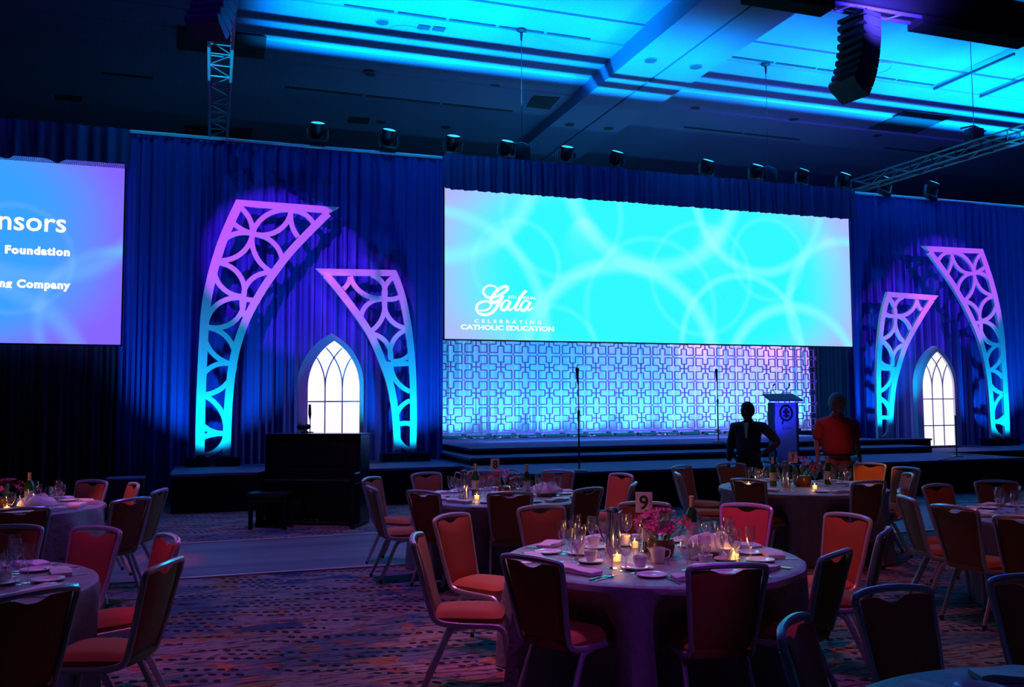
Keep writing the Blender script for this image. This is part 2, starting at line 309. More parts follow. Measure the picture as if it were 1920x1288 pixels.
def screen_mat(name, base, band, corner, cx, cz, hw, hh, sc=1.0, strength=1.0, seed=0):
    """projected slide: soft overlapping rings on a colour gradient (light from the projector)"""
    g = NT(name); tc = g.n('ShaderNodeTexCoord'); sx = g.n('ShaderNodeSeparateXYZ'); g.l(tc.outputs['Object'], sx.inputs[0])
    X, Z = sx.outputs[0], sx.outputs[2]
    acc = None
    rr = random.Random(seed)
    def ring(px, pz, r, wd, amt):
        nonlocal acc
        dx = g.math('SUBTRACT', X, px); dz = g.math('SUBTRACT', Z, pz)
        d = g.math('SQRT', g.math('ADD', g.math('MULTIPLY', dx, dx), g.math('MULTIPLY', dz, dz)))
        e = g.math('ABSOLUTE', g.math('SUBTRACT', d, r))
        v = g.math('MULTIPLY', g.step(e, wd*1.25, 0.0), amt)
        acc = v if acc is None else g.math('ADD', acc, v)
    for (px, pz, r, wd, amt) in sc: ring(px, pz, r, wd, amt)
    # distance from the centre of the picture, for the tint towards the corners
    u = g.math('DIVIDE', g.math('SUBTRACT', X, cx), hw); v = g.math('DIVIDE', g.math('SUBTRACT', Z, cz), hh)
    d2 = g.math('ADD', g.math('POWER', g.math('ABSOLUTE', u), 3.0), g.math('MULTIPLY', g.math('POWER', g.math('ABSOLUTE', v), 3.0), 0.5))
    col = g.mix(g.step(d2, 0.35, 1.4), base, corner)
    col = g.mix(g.math('MINIMUM', acc, 1.0), col, band)
    g.b.inputs['Base Color'].default_value = (0.02, 0.02, 0.02, 1); g.b.inputs['Specular IOR Level'].default_value = 0.0; g.b.inputs['Roughness'].default_value = 1.0
    g.l(col, g.b.inputs['Emission Color']); g.b.inputs['Emission Strength'].default_value = strength
    return g.m
M['text_white'] = mat('projected_white', (0.1, 0.1, 0.1), 0.6, emis=(1.0, 1.0, 1.0), es=1.0, noise_amt=0.01)
M['text_ice'] = mat('projected_ice', (0.1, 0.1, 0.1), 0.6, emis=(0.90, 1.0, 1.0), es=1.0, noise_amt=0.01)

# ------------------------------------------------------------------ mesh helpers
class MB:
    def __init__(s): s.v = []; s.f = []
    def add(s, vs, fs):
        o = len(s.v); s.v += [tuple(v) for v in vs]; s.f += [tuple(i+o for i in f) for f in fs]; return s
    def box(s, c, d, rz=0, rx=0, ry=0):
        m = Euler((rx, ry, rz)).to_matrix(); c = Vector(c)
        vs = [c + m @ Vector((x*d[0]/2, y*d[1]/2, z*d[2]/2)) for z in (-1, 1) for y in (-1, 1) for x in (-1, 1)]
        return s.add(vs, [(0, 2, 3, 1), (4, 5, 7, 6), (0, 1, 5, 4), (2, 6, 7, 3), (0, 4, 6, 2), (1, 3, 7, 5)])
    def bbox(s, c, d, b=0.01, rz=0, seg=2, taper=(1, 1)):
        """box with rounded vertical and horizontal edges"""
        bm = bmesh.new(); bmesh.ops.create_cube(bm, size=1)
        for v in bm.verts:
            t = taper if v.co.z < 0 else (1, 1)
            v.co = Vector((v.co.x*d[0]*t[0], v.co.y*d[1]*t[1], v.co.z*d[2]))
        bmesh.ops.bevel(bm, geom=bm.edges[:], offset=b, segments=seg, affect='EDGES', profile=0.5)
        m = Matrix.Translation(c) @ Matrix.Rotation(rz, 4, 'Z'); bm.transform(m)
        bm.verts.ensure_lookup_table(); bm.verts.index_update()
        s.add([v.co[:] for v in bm.verts], [tuple(x.index for x in f.verts) for f in bm.faces]); bm.free(); return s
    def tube(s, pts, r, n=8, flat=None, cap=True):
        """sweep; r number or list; flat=(a,b) multiplies section along side / normal"""
        pts = [Vector(p) for p in pts]; N = len(pts)
        rs = r if isinstance(r, (list, tuple)) else [r]*N
        vs = []; up = None
        for i, p in enumerate(pts):
            t = (pts[min(i+1, N-1)] - pts[max(i-1, 0)]).normalized()
            if up is None: up = Vector((0, 0, 1)) if abs(t.z) < 0.9 else Vector((0, 1, 0))
            a = t.cross(up)
            if a.length < 1e-4: a = t.cross(Vector((1, 0, 0)))
            a.normalize(); b = a.cross(t).normalized(); up = b
            fa, fb = flat or (1, 1)
            for k in range(n):
                w = 2*pi*k/n; vs.append(p + a*cos(w)*rs[i]*fa + b*sin(w)*rs[i]*fb)
        fs = []
        for i in range(N-1):
            for k in range(n):
                k2 = (k+1) % n; fs.append((i*n+k, i*n+k2, (i+1)*n+k2, (i+1)*n+k))
        if cap: fs.append(tuple(range(n))[::-1]); fs.append(tuple((N-1)*n+k for k in range(n)))
        return s.add(vs, fs)
    def lathe(s, prof, c=(0, 0, 0), n=20, cap=True):
        vs = []; c = Vector(c)
        for (r, z) in prof:
            for k in range(n):
                a = 2*pi*k/n; vs.append(c + Vector((r*cos(a), r*sin(a), z)))
        fs = []
        for i in range(len(prof)-1):
            for k in range(n):
                k2 = (k+1) % n; fs.append((i*n+k, i*n+k2, (i+1)*n+k2, (i+1)*n+k))
        if cap:
            fs.append(tuple(range(n))[::-1]); fs.append(tuple((len(prof)-1)*n+k for k in range(n)))
        return s.add(vs, fs)
    def ball(s, c, r, nu=10, nv=7):
        c = Vector(c); rr = r if isinstance(r, tuple) else (r, r, r)
        prof = []
        vs = []; fs = []
        for i in range(nv+1):
            a = -pi/2 + pi*i/nv
            for k in range(nu):
                b = 2*pi*k/nu; vs.append(c + Vector((rr[0]*cos(a)*cos(b), rr[1]*cos(a)*sin(b), rr[2]*sin(a))))
        for i in range(nv):
            for k in range(nu):
                k2 = (k+1) % nu; fs.append((i*nu+k, i*nu+k2, (i+1)*nu+k2, (i+1)*nu+k))
        return s.add(vs, fs)
    def strip(s, pts, wd, y0, y1, closed=False):
        """flat band of width wd along (x,z) points, extruded from y0 to y1"""
        N = len(pts); L = []; Rr = []
        for i in range(N):
            if closed: a = pts[(i-1) % N]; b = pts[(i+1) % N]
            else: a = pts[max(i-1, 0)]; b = pts[min(i+1, N-1)]
            tx, tz = b[0]-a[0], b[1]-a[1]; q = sqrt(tx*tx+tz*tz) or 1; nx, nz = -tz/q, tx/q
            h = (wd[i] if isinstance(wd, (list, tuple)) else wd)/2
            L.append((pts[i][0]+nx*h, pts[i][1]+nz*h)); Rr.append((pts[i][0]-nx*h, pts[i][1]-nz*h))
        vs = []
        for i in range(N):
            vs += [(L[i][0], y0, L[i][1]), (Rr[i][0], y0, Rr[i][1]), (Rr[i][0], y1, Rr[i][1]), (L[i][0], y1, L[i][1])]
        fs = []
        for i in range(N if closed else N-1):
            j = (i+1) % N
            for k in range(4):
                k2 = (k+1) % 4; fs.append((i*4+k, j*4+k, j*4+k2, i*4+k2))
        if not closed: fs.append((0, 1, 2, 3)); fs.append(((N-1)*4+3, (N-1)*4+2, (N-1)*4+1, (N-1)*4))
        return s.add(vs, fs)
    def build(s, name, m, parent=None, smooth=False, loc=None):
        me = bpy.data.meshes.new(name); me.from_pydata(s.v, [], s.f); me.update()
        bm = bmesh.new(); bm.from_mesh(me); bmesh.ops.recalc_face_normals(bm, faces=bm.faces)
        bm.to_mesh(me); bm.free()
        if smooth:
            me.polygons.foreach_set('use_smooth', [True]*len(me.polygons))
            try: me.set_sharp_from_angle(angle=R(40))
            except Exception: pass
        if m: me.materials.append(M[m] if isinstance(m, str) else m)
        o = bpy.data.objects.new(name, me); COL.objects.link(o)
        if parent: o.parent = parent
        if loc: o.location = loc
        return o

KIDS = {}
def children(o): return [c for c in COL.objects if c.parent == o]
def tag(o, label=None, cat=None, group=None, kind=None):
    if label: o['label'] = label
    if cat: o['category'] = cat
    if group: o['group'] = group
    if kind: o['kind'] = kind
    return o
def empty(name, loc=(0, 0, 0), rz=0):
    o = bpy.data.objects.new(name, None); COL.objects.link(o); o.empty_display_size = 0.1
    o.location = loc; o.rotation_euler = (0, 0, rz); return o
def struct(o): o['kind'] = 'structure'; return o
class Proto:
    """a thing with its parts; first use moves the original, later uses are copies"""
    def __init__(s, root):
        s.root = root; s.used = False
        s.tree = [(c, children(c)) for c in children(root)]
    def put(s, loc, rz=0, label=None, cat=None, group=None, scale=None):
        if not s.used: s.used = True; r = s.root
        else:
            r = s.root.copy(); COL.objects.link(r)
            for c, gs in s.tree:
                d = c.copy(); COL.objects.link(d); d.parent = r
                for g in gs:
                    e = g.copy(); COL.objects.link(e); e.parent = d
        r.location = loc; r.rotation_euler = (0, 0, rz)
        if scale: r.scale = scale
        return tag(r, label, cat, group)

def text_mesh(name, body, m, parent, loc, size, align='LEFT', depth=0.004, bold=0.0, space=1.0, shear=0.0, sx=1.0, rot=(pi/2, 0, 0)):
    cu = bpy.data.curves.new(name, 'FONT'); cu.body = body; cu.size = size; cu.align_x = align; cu.extrude = depth
    cu.offset = bold; cu.space_character = space; cu.shear = shear; cu.resolution_u = 3
    tmp = bpy.data.objects.new('tmp_text', cu); COL.objects.link(tmp)
    dg = bpy.context.evaluated_depsgraph_get(); dg.update()
    me = bpy.data.meshes.new_from_object(tmp.evaluated_get(dg)); me.name = name
    COL.objects.unlink(tmp); bpy.data.objects.remove(tmp)
    me.materials.clear(); me.materials.append(M[m])
    o = bpy.data.objects.new(name, me); COL.objects.link(o); o.parent = parent; o.location = loc; o.rotation_euler = rot; o.scale = (sx, 1, 1)
    return o
def smooth_path(pts, n=6):
    """Catmull-Rom through 2D/3D points"""
    out = []; P = [Vector(p) for p in pts]; P = [P[0]*2-P[1]] + P + [P[-1]*2-P[-2]]
    for i in range(1, len(P)-2):
        for k in range(n):
            t = k/n; a, b, c, d = P[i-1], P[i], P[i+1], P[i+2]
            out.append(0.5*((2*b)+(c-a)*t+(2*a-5*b+4*c-d)*t*t+(3*b-a-3*c+d)*t*t*t))
    out.append(P[-2]); return out

# ------------------------------------------------------------------ room shell
struct(MB().box((7, 11, -0.1), (46, 34, 0.2)).build('floor', 'carpet'))
st = struct(MB().box((7, 10.2, 0.003), (46, 2.2, 0.006)).build('floor', 'strip'))
for i, y in enumerate((9.07, 11.33)):
    struct(MB().box((7, y, 0.008), (46, 0.05, 0.016)).build('trim_%d' % (i+1), 'trim'))
struct(MB().box((7, 27.1, 4.7), (46, 0.2, 9.6)).build('wall_back', 'drape_dark'))
struct(MB().box((-16.1, 11, 4.7), (0.2, 34, 9.6)).build('wall_left', 'drape_dark'))
struct(MB().box((30.1, 11, 4.7), (0.2, 34, 9.6)).build('wall_right', 'drape_dark'))
BX0, BX1 = 8.42, 10.38
PROF = [(-5, 9.50), (16.0, 9.50), (16.02, 9.46), (16.98, 9.46), (17.0, 9.42), (17.98, 9.42), (18.0, 9.38), (18.85, 9.38), (18.87, 9.33), (19.9, 9.33), (19.92, 9.28), (27, 9.28)]
def ceil_z(y):
    for (a, za), (b, zb) in zip(PROF, PROF[1:]):
        if a <= y <= b: return za + (zb-za)*(y-a)/(b-a)
    return 9.28
def coffer(x0, x1):
    mb = MB(); vs = []
    for (y, z) in PROF: vs += [(x0, y, z), (x1, y, z)]
    fs = [(2*i, 2*i+1, 2*i+3, 2*i+2) for i in range(len(PROF)-1)]
    mb.add(vs, fs); mb.box(((x0+x1)/2, 11, 9.75), (x1-x0, 32, 0.3))
    return struct(mb.build('ceiling', 'ceil'))
coffer(-16, BX0+0.02); coffer(BX1-0.02, 30)
bm_ = MB(); bm_.box(((BX0+9.36)/2, 11, 9.3), (9.36-BX0, 32, 0.6)); bm_.box(((9.42+BX1)/2, 11, 9.3), (BX1-9.42, 32, 0.6)); bm_.box((9.39, 11, 9.35), (0.08, 32, 0.6))
struct(bm_.build('ceiling', 'beam'))

def ceil_quad(name, pix, m, label, cat, group=None, th=0.02, zz=None):
    """flat fitting set on the ceiling from its four corners"""
    vs = []
    cy = sum(onZ(x, y, 9.3).y for x, y in pix)/len(pix)
    z = zz if zz else ceil_z(cy)
    for x, y in pix: p = onZ(x, y, z); vs.append((p.x, p.y, z-0.001))
    for x, y in pix: p = onZ(x, y, z); vs.append((p.x, p.y, z-th))
    n = len(pix); fs = [tuple(range(n, 2*n)), tuple(range(n))[::-1]] + [(i, (i+1) % n, n+(i+1) % n, n+i) for i in range(n)]
    o = MB().add(vs, fs).build(name, m); return tag(o, label, cat, group)
def rect_at(x0, x1, y0, y1, z, name, m, label, cat, group=None, th=0.02):
    o = MB().box(((x0+x1)/2, (y0+y1)/2, z-th/2-0.001), (abs(x1-x0), abs(y1-y0), th)).build(name, m); return tag(o, label, cat, group)
# linear slot diffusers
def slot_run(pa, pb, z, nseg, label, wd=0.07):
    a = onZ(*pa, z); b = onZ(*pb, z); L = (b.x-a.x)/nseg; y = (a.y+b.y)/2; zz = ceil_z(y)
    root = empty('slot_diffuser', (a.x, y, zz)); tag(root, label, 'vent')
    for i in range(nseg):
        MB().box((L*(i+0.5), 0, -0.011), (L-0.08, wd, 0.02)).build('slot', 'vent', root)
slot_run((640, 16), (1113, 73), 9.42, 5, 'long broken black slot vent on the bright cyan ceiling left of the beam')
slot_run((1372, 108), (1750, 163), 9.42, 5, 'long broken black slot vent on the cyan ceiling behind the hanging speaker')
slot_run((187, 152), (290, 158), 9.1, 1, 'short dark slot vent in the dark ceiling at far left', 0.09)
slot_run((530, 180), (967, 217), 9.1, 3, 'dark slot vent crossing the unlit ceiling left of the beam', 0.09)
slot_run((1280, 250), (1503, 272), 9.1, 2, 'dark slot vent on the unlit ceiling right of the beam', 0.09)
slot_run((1657, 287), (1757, 298), 9.1, 1, 'short dark slot vent near the right hand truss', 0.09)
ceil_quad('ceiling_vent', [(333, 52), (500, 68), (493, 124), (335, 112)], 'vent', 'large dark square ceiling panel behind the lit left truss', 'vent')
ceil_quad('ceiling_vent', [(347, 233), (473, 240), (468, 266), (346, 260)], 'vent', 'dark ceiling panel behind the unlit end of the left truss', 'vent')
ceil_quad('ceiling_vent', [(1000, 179), (1050, 182), (1030, 204), (987, 199)], 'vent', 'small dark ceiling vent against the left side of the beam', 'vent')
ceil_quad('ceiling_vent', [(1627, 240), (1703, 207), (1787, 217), (1717, 249)], 'vent', 'large dark diamond shaped ceiling vent above the right truss', 'vent')
ceil_quad('ceiling_vent', [(1743, 284), (1763, 275), (1850, 281), (1832, 291)], 'vent', 'dim narrow ceiling vent beside the right truss', 'vent')
ceil_quad('ceiling_vent', [(655, 218), (694, 221), (690, 232), (652, 229)], 'vent', 'faint small rectangular vent on the unlit ceiling left of the beam', 'vent')
ceil_quad('ceiling_vent', [(106, 176), (155, 180), (153, 190), (104, 186)], 'vent', 'faint small rectangular vent on the dark ceiling at far left', 'vent')
for (px, py, z, lab) in ((1220, 113, 9.0, 'round black downlight in the beam, left one of the nearer pair'), (1305, 125, 9.0, 'round black downlight in the beam, right one of the nearer pair'),
                    (1068, 233, 9.0, 'round dark downlight in the beam, left one of the farther pair'), (1141, 240, 9.0, 'round dark downlight in the beam, right one of the farther pair'),
                    (717, 41, 0, 'round black downlight above the ceiling ring at left'), (694, 138, 0, 'round dark downlight under the cyan streaks, left one'),
                    (928, 161, 0, 'round dark downlight under the cyan streaks, right one'), (714, 228, 0, 'small dark downlight above the left moving lights'),
                    (836, 238, 0, 'small dark downlight above the middle moving lights'), (1303, 202, 0, 'small dark downlight just right of the beam'),
                    (1488, 223, 0, 'small dark downlight beside the right hanging wire'), (1645, 253, 0, 'small dark downlight left of the diamond vent')):
    if not z: z = ceil_z(onZ(px, py, 9.3).y)
    p = onZ(px, py, z)
    r = empty('downlight', (p.x, p.y, z)); tag(r, lab, 'ceiling light')
    MB().lathe([(0.13, -0.001), (0.13, -0.02), (0.10, -0.024)], n=20).build('housing', 'vent', r)
    MB().lathe([(0.15, -0.0005), (0.155, -0.012), (0.13, -0.014)], n=20, cap=False).build('trim_ring', 'beam', r)
for (px, py, lab) in ((795, 50, 'small square ceiling fitting left of its twin under the slot vent'), (823, 53, 'small square ceiling fitting right of its twin under the slot vent'), (1468, 134, 'small pale square fitting beside the right wire'), (1488, 136, 'small dark square fitting beside the right wire')):
    z = ceil_z(onZ(px, py, 9.3).y); p = onZ(px, py, z)
    rect_at(p.x-0.12, p.x+0.12, p.y-0.09, p.y+0.09, z, 'ceiling_box', 'vent', lab, 'vent', th=0.03)
for (px, py, lab) in ((758, 62, 'large thin ring outline on the cyan ceiling at left'), (1640, 128, 'large thin ring outline on the cyan ceiling behind the hanging speaker')):
    z = ceil_z(onZ(px, py, 9.3).y); p = onZ(px, py, z)
    o = MB().lathe([(0.36, -0.001), (0.36, -0.012), (0.39, -0.012), (0.39, -0.001)], n=40, cap=False).build('ceiling_ring', 'beam', loc=(p.x, p.y, z)); tag(o, lab, 'speaker')
# two long grooves in the right coffer
for i, (a, b) in enumerate((((1750, 163), (1903, 97)), ((1840, 178), (1920, 143)))):
    p = onZ(*a, 9.45); q = onZ(*b, 9.45)
    struct(MB().box(((p.x+q.x)/2, (p.y+q.y)/2, 9.40), (0.05, abs(q.y-p.y), 0.06)).build('trim_%d' % (i+3), 'vent'))

# ------------------------------------------------------------------ drapes
def drape(name, x0, x1, y, z0, z1, m, label, cat='curtain', amp=0.085, wob=0.0, seed=1, step=0.028, freq=1.0, group=None, hem=0.0, bunch=None):
    n = max(8, int((x1-x0)/step)); rows = [0, 0.12, 0.5, 0.85, 0.97, 1.0]; vs = []; s = seed*13.7
    def fold(x, t):
        k = noise.noise(Vector((x*0.9*freq, s, 0)))*2.4
        f = sin(x*freq*26 + 3*k + t*0.35) * (0.55+0.45*noise.noise(Vector((x*2.1, s+5, t*0.6)))) + 0.45*sin(x*freq*57 + 5*k)
        f += 0.7*noise.noise(Vector((x*freq*5, s+9, t*0.8)))
        return amp*f*(0.55+0.45*(1-t))
    for t in rows:
        for i in range(n+1):
            x = x0 + (x1-x0)*i/n
            z = z0 + (z1-z0)*t
            if t == 0 and hem: z += hem*(abs(sin(x*4.1+s))*0.6 + 0.5*noise.noise(Vector((x*3, s, 2))))
            vs.append((x, y + fold(x, t) - 0.05, z))
    for t in rows:
        for i in range(n+1):
            x = x0 + (x1-x0)*i/n; vs.append((x, y + 0.12, z0+(z1-z0)*t))
    R_ = len(rows); W_ = n+1; fs = []
    for r_ in range(R_-1):
        for i in range(n): a = r_*W_+i; fs.append((a, a+1, a+W_+1, a+W_))
    B = R_*W_
    fs.append((B, B+n, B+(R_-1)*W_+n, B+(R_-1)*W_))
    o = MB().add(vs, fs).build(name, m, smooth=True); return tag(o, label, cat, group)
DZ = 6.42
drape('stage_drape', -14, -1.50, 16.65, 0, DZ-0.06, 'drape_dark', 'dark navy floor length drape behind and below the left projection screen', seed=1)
drape('stage_drape', -1.52, 1.9, 16.65, 0, DZ, 'drape', 'blue pleated drape behind the tall left arch', seed=2)
drape('stage_drape', 1.9, 4.26, 16.62, 0.6, DZ, 'drape', 'blue pleated drape between the short left arch and the main screen', seed=3)
drape('stage_drape', 13.9, 16.6, 16.62, 0.6, DZ+0.05, 'drape', 'blue pleated drape just right of the main screen', seed=4)
drape('stage_drape', 16.6, 24.0, 16.65, 0, DZ+0.05, 'drape', 'blue pleated drape behind the tall right arch', seed=5)
drape('masking_drape', 15.66, 19.0, 20.3, 0.0, 5.0, 'drape_dark', 'nearly black drape in the gap right of the patterned backdrop', seed=6)
drape('glowing_curtain', 4.3, 16.8, 20.9, 0.85, 5.0, 'curtain', 'pale curtain lit cyan and pink behind the patterned lattice', seed=7, amp=0.09)
drape('valance', 4.22, 13.9, 16.40, 5.80, DZ+0.08, 'valance', 'gathered dark blue valance along the top of the main screen', seed=8, amp=0.05, freq=0.8)
drape('valance', -14, -1.38, 16.20, 5.72, DZ-0.05, 'valance', 'gathered dark valance with scalloped hem over the left projection screen', seed=9, amp=0.06, freq=0.6, hem=0.10)
# top pipe
pp = MB().tube([(-14, 16.55, DZ-0.0), (24, 16.55, DZ+0.09)], 0.03, 8).build('drape_pipe', 'steel_pipe', smooth=True); tag(pp, 'thin straight pipe carrying the stage drapes along their top edge', 'pipe')

# ------------------------------------------------------------------ stage
def platform(name, x0, x1, y0, y1, z0, z1, label, cat='stage'):
    r = empty(name, ((x0+x1)/2, (y0+y1)/2, z0)); tag(r, label, cat)
    h = z1-z0
    MB().box((0, 0, h-0.02), (x1-x0, y1-y0, 0.04)).build('deck', 'stage_deck', r)
    MB().box((0, 0, (h-0.04)/2), (x1-x0-0.04, y1-y0-0.04, h-0.045)).build('skirt', 'stage_skirt', r)
    return r
platform('stage_platform', -0.56, 4.04, 14.45, 16.50, 0, 0.60, 'low black skirted stage platform under the left arches behind the piano')
platform('stage_platform', 14.36, 20.5, 14.45, 16.50, 0, 0.60, 'low black skirted stage platform under the right arches')
platform('stage_wing', 13.82, 14.9, 15.35, 15.72, 0.602, 0.84, 'narrow black skirted end of the top stage deck beside the right arches', 'step')
platform('stage_platform', 4.06, 14.34, 12.50, 21.2, 0, 0.60, 'wide black skirted centre stage platform in front of the steps')
platform('stage_step', 4.20, 14.10, 14.50, 20.5, 0.60, 0.725, 'wide low step on the centre stage, below the top deck', 'step')
platform('stage_riser', 4.46, 13.80, 15.35, 21.1, 0.726, 0.84, 'top deck of the centre stage lit violet in front of the patterned backdrop')

# ------------------------------------------------------------------ patterned lattice backdrop
P = 0.618
def quad_path():
    base = [(0.003, 0.003), (0.19, 0.003), (0.19, 0.12), (0.44, 0.12), (0.44, 0.44), (0.12, 0.44), (0.12, 0.19), (0.003, 0.19)]
    rad = [0, 0.035, 0.035, 0.02, 0.045, 0.02, 0.035, 0.035]
    out = []
    n = len(base)
    for i in range(n):
        p = Vector(base[i]); a = Vector(base[i-1]); b = Vector(base[(i+1) % n]); r = rad[i]
        if r == 0: out.append(tuple(p)); continue
        p0 = p + (a-p).normalized()*r; p1 = p + (b-p).normalized()*r
        for k in range(4):
            t = k/3; q = p0*(1-t)**2 + p*2*t*(1-t) + p1*t*t; out.append(tuple(q))
    return out
qp = quad_path()
pm = MB()
for sx in (1, -1):
    for sz in (1, -1):
        pm.strip([(x*sx*P, z*sz*P) for x, z in qp], 0.025, -0.012, 0.012, closed=True)
for k in range(4):   # small ring joining the panels at their corner
    pass
pm.strip([(P/2 + 0.022*cos(a), P/2 + 0.022*sin(a)) for a in [2*pi*k/8 for k in range(8)]], 0.008, -0.012, 0.012, closed=True)
for dx, dz in ((-1, -1), (1, 1), (-1, 1), (1, -1)):
    pm.strip([(P/2+dx*0.018, P/2+dz*0.018), (P/2+dx*0.05, P/2+dz*0.05)], 0.010, -0.010, 0.010)
lat = empty('lattice_screen', (5.0, 20.0, 0.97)); tag(lat, 'openwork backdrop of interlocking cross shaped panels glowing cyan and pink under the main screen', 'screen')
panel = pm.build('panel', 'lattice', lat)
for i in range(17):
    for j in range(4):
        o = panel if (i == 0 and j == 0) else panel.copy()
        if o is not panel: COL.objects.link(o)
        o.parent = lat; o.location = ((i+0.5)*P, 0, (j+0.5)*P)
MB().box((17*P/2, 0, -0.02), (17*P, 0.05, 0.03)).build('bottom_rail', 'lattice', lat)
MB().box((17*P/2, 0, 4*P+0.02), (17*P, 0.05, 0.03)).build('top_rail', 'lattice', lat)
for i in range(18):
    MB().box((i*P, -0.03, -0.075), (0.07, 0.16, 0.09)).build('foot', 'black', lat)
# row of floor fixtures and crumpled cloth at its base
fb = MB().box((0, 0, 0.04), (0.50, 0.12, 0.06)).bbox((0, 0, 0.02), (0.44, 0.16, 0.03), 0.008)
root = empty('light_bar'); fb.build('housing', 'black', root)
MB().box((0, 0.0, 0.073), (0.44, 0.07, 0.006)).build('lens_strip', 'pearl', root)
pb = Proto(root)
ORD = ['first', 'second', 'third', 'fourth', 'fifth', 'sixth', 'seventh', 'eighth', 'ninth', 'tenth', 'eleventh', 'twelfth', 'thirteenth', 'fourteenth', 'fifteenth', 'sixteenth', 'seventeenth']
for i in range(14):
    pb.put((5.3+i*P, 19.72 + rnd.uniform(-0.03, 0.03), 0.842), rnd.uniform(-0.06, 0.06), 'black strip light at the foot of the patterned backdrop, %s from its left end' % ORD[i], 'stage light', 'strip lights at the foot of the backdrop')
for i, px in enumerate((866, 897, 930, 965, 1000, 1075, 1110, 1215, 1240, 1262, 1338, 1372)):
    p = onY(px, 817, 19.45); q = MB(); s_ = rnd.uniform(0.16, 0.3)
    vs = []; nn = 6
    for a in range(nn):
        for b in range(4):
            vs.append(((a/(nn-1)-0.5)*s_, (b/3-0.5)*0.14, 0.012+0.05*abs(noise.noise(Vector((a*1.3, b*1.7, i*3.1)))) ))
    fs = [(a*4+b, a*4+b+1, a*4+b+5, a*4+b+4) for a in range(nn-1) for b in range(3)]
    o = q.add(vs, fs).build('crumpled_sheet', 'napkin', loc=(p.x, 19.45, 0.842)); o.rotation_euler = (0, 0, rnd.uniform(-0.3, 0.3))
    tag(o, 'small crumpled pale plastic sheet before the strip lights, %s from the left' % ORD[i], 'sheet', 'crumpled sheets at the foot of the backdrop')

# ------------------------------------------------------------------ projection screens
def screen(name, x0, x1, z0, z1, y, m, label):
    r = empty(name, ((x0+x1)/2, y, z0)); tag(r, label, 'screen')
    w_, h_ = x1-x0, z1-z0
    MB().box((0, 0, h_/2), (w_, 0.02, h_)).build('screen_surface', m, r)
    f = MB()
    for sx in (-1, 1): f.box((sx*(w_/2+0.01), 0.02, h_/2), (0.03, 0.05, h_+0.05))
    for z in (-0.01, h_+0.01): f.box((0, 0.02, z), (w_+0.05, 0.05, 0.03))
    f.build('frame', 'black', r)
    return r
W0 = 4.26; W1 = 13.82; Z0 = 2.90; Z1 = 5.87
def rings(specs): return specs
main_m = screen_mat('main_slide', (0.03, 0.96, 1.0), (0.24, 1.0, 1.0), (0.42, 0.50, 1.0), 0, 1.48, 4.6, 1.6,
    [(-1.0, -0.6, 2.2, 0.20, 0.75), (-0.2, 3.6, 2.0, 0.22, 0.65), (1.9, 0.0, 1.5, 0.10, 0.5), (3.2, -0.9, 1.75, 0.16, 0.7), (4.6, 0.9, 1.5, 0.14, 0.6),
     (-4.9, 3.6, 2.0, 0.22, 0.7), (-5.0, 0.2, 2.3, 0.16, 0.6), (-3.3, 1.5, 0.9, 0.08, 0.25), (-2.3, 2.6, 1.3, 0.09, 0.22), (2.4, 3.2, 1.6, 0.14, 0.6), (-2.6, -0.4, 1.1, 0.08, 0.2), (0.9, 1.4, 1.2, 0.08, 0.2), (2.6, 1.9, 0.9, 0.08, 0.2), (-0.3, 0.7, 1.5, 0.09, 0.2)], 1.0)
ms = screen('main_projection_screen', W0, W1, Z0, Z1, 16.50, main_m, 'wide cyan main projection screen above the centre stage')
mcx = (W0+W1)/2
def sp(px, py):
    p = onY(px, py, 16.48); return (p.x-mcx, p.z-Z0)
def text_px(body, x0, x1, ybase, hpx, m, parent, fn, **kw):
    a = fn(x0, ybase); b = fn(x1, ybase); c = fn(x0, ybase-hpx)
    o = text_mesh('lettering', body, m, parent, (a[0], -0.014, a[1]), (c[1]-a[1])/0.72, **kw)
    wid = max(v.co.x for v in o.data.vertices) - min(v.co.x for v in o.data.vertices)
    mn = min(v.co.x for v in o.data.vertices)
    s = (b[0]-a[0])/wid; o.scale = (s, 1, 1); o.location.x = a[0] - mn*s
    return o
text_px('CATHOLIC EDUCATION', 864, 1039, 617, 9, 'text_ice', ms, sp, bold=0.005)
text_px('CELEBRATING', 890, 1015, 604.5, 6.5, 'text_ice', ms, sp, bold=0.002, space=1.9)
text_px('8TH ANNUAL', 953, 1006, 559.5, 5.5, 'text_ice', ms, sp, bold=0.001)
# flourished word "Gala" as pen strokes
def pen(pts, wd, parent, m='text_ice'):
    q = [sp(840+x/8, 510+y/8) for x, y in pts]
    q = [(v[0], v[1]) for v in smooth_path(q, 6)]
    n = len(q); ws = [wd*(0.55+0.6*sin(pi*i/(n-1))) for i in range(n)]
    return MB().strip(q, ws, -0.018, -0.012).build('lettering', m, parent)
pen([(745, 255), (700, 215), (620, 200), (555, 235), (530, 300), (570, 365), (640, 385), (740, 360), (850, 300), (900, 245), (860, 215), (780, 245), (700, 320), (650, 400), (670, 455), (740, 440), (800, 390), (825, 350), (770, 460), (710, 560), (640, 620), (560, 640), (470, 620), (430, 560), (450, 480), (540, 440), (620, 450), (650, 500), (600, 560), (520, 580), (470, 570)], 0.058, ms)
pen([(930, 440), (870, 425), (815, 480), (800, 550), (850, 570), (910, 500), (940, 440), (905, 530), (925, 572), (975, 540)], 0.052, ms)
pen([(975, 545), (1050, 440), (1120, 340), (1170, 285), (1120, 330), (1040, 480), (1010, 550), (1040, 575), (1085, 540)], 0.052, ms)
pen([(1230, 450), (1160, 430), (1100, 490), (1090, 555), (1140, 575), (1200, 510), (1240, 445), (1195, 535), (1215, 572), (1275, 535)], 0.052, ms)

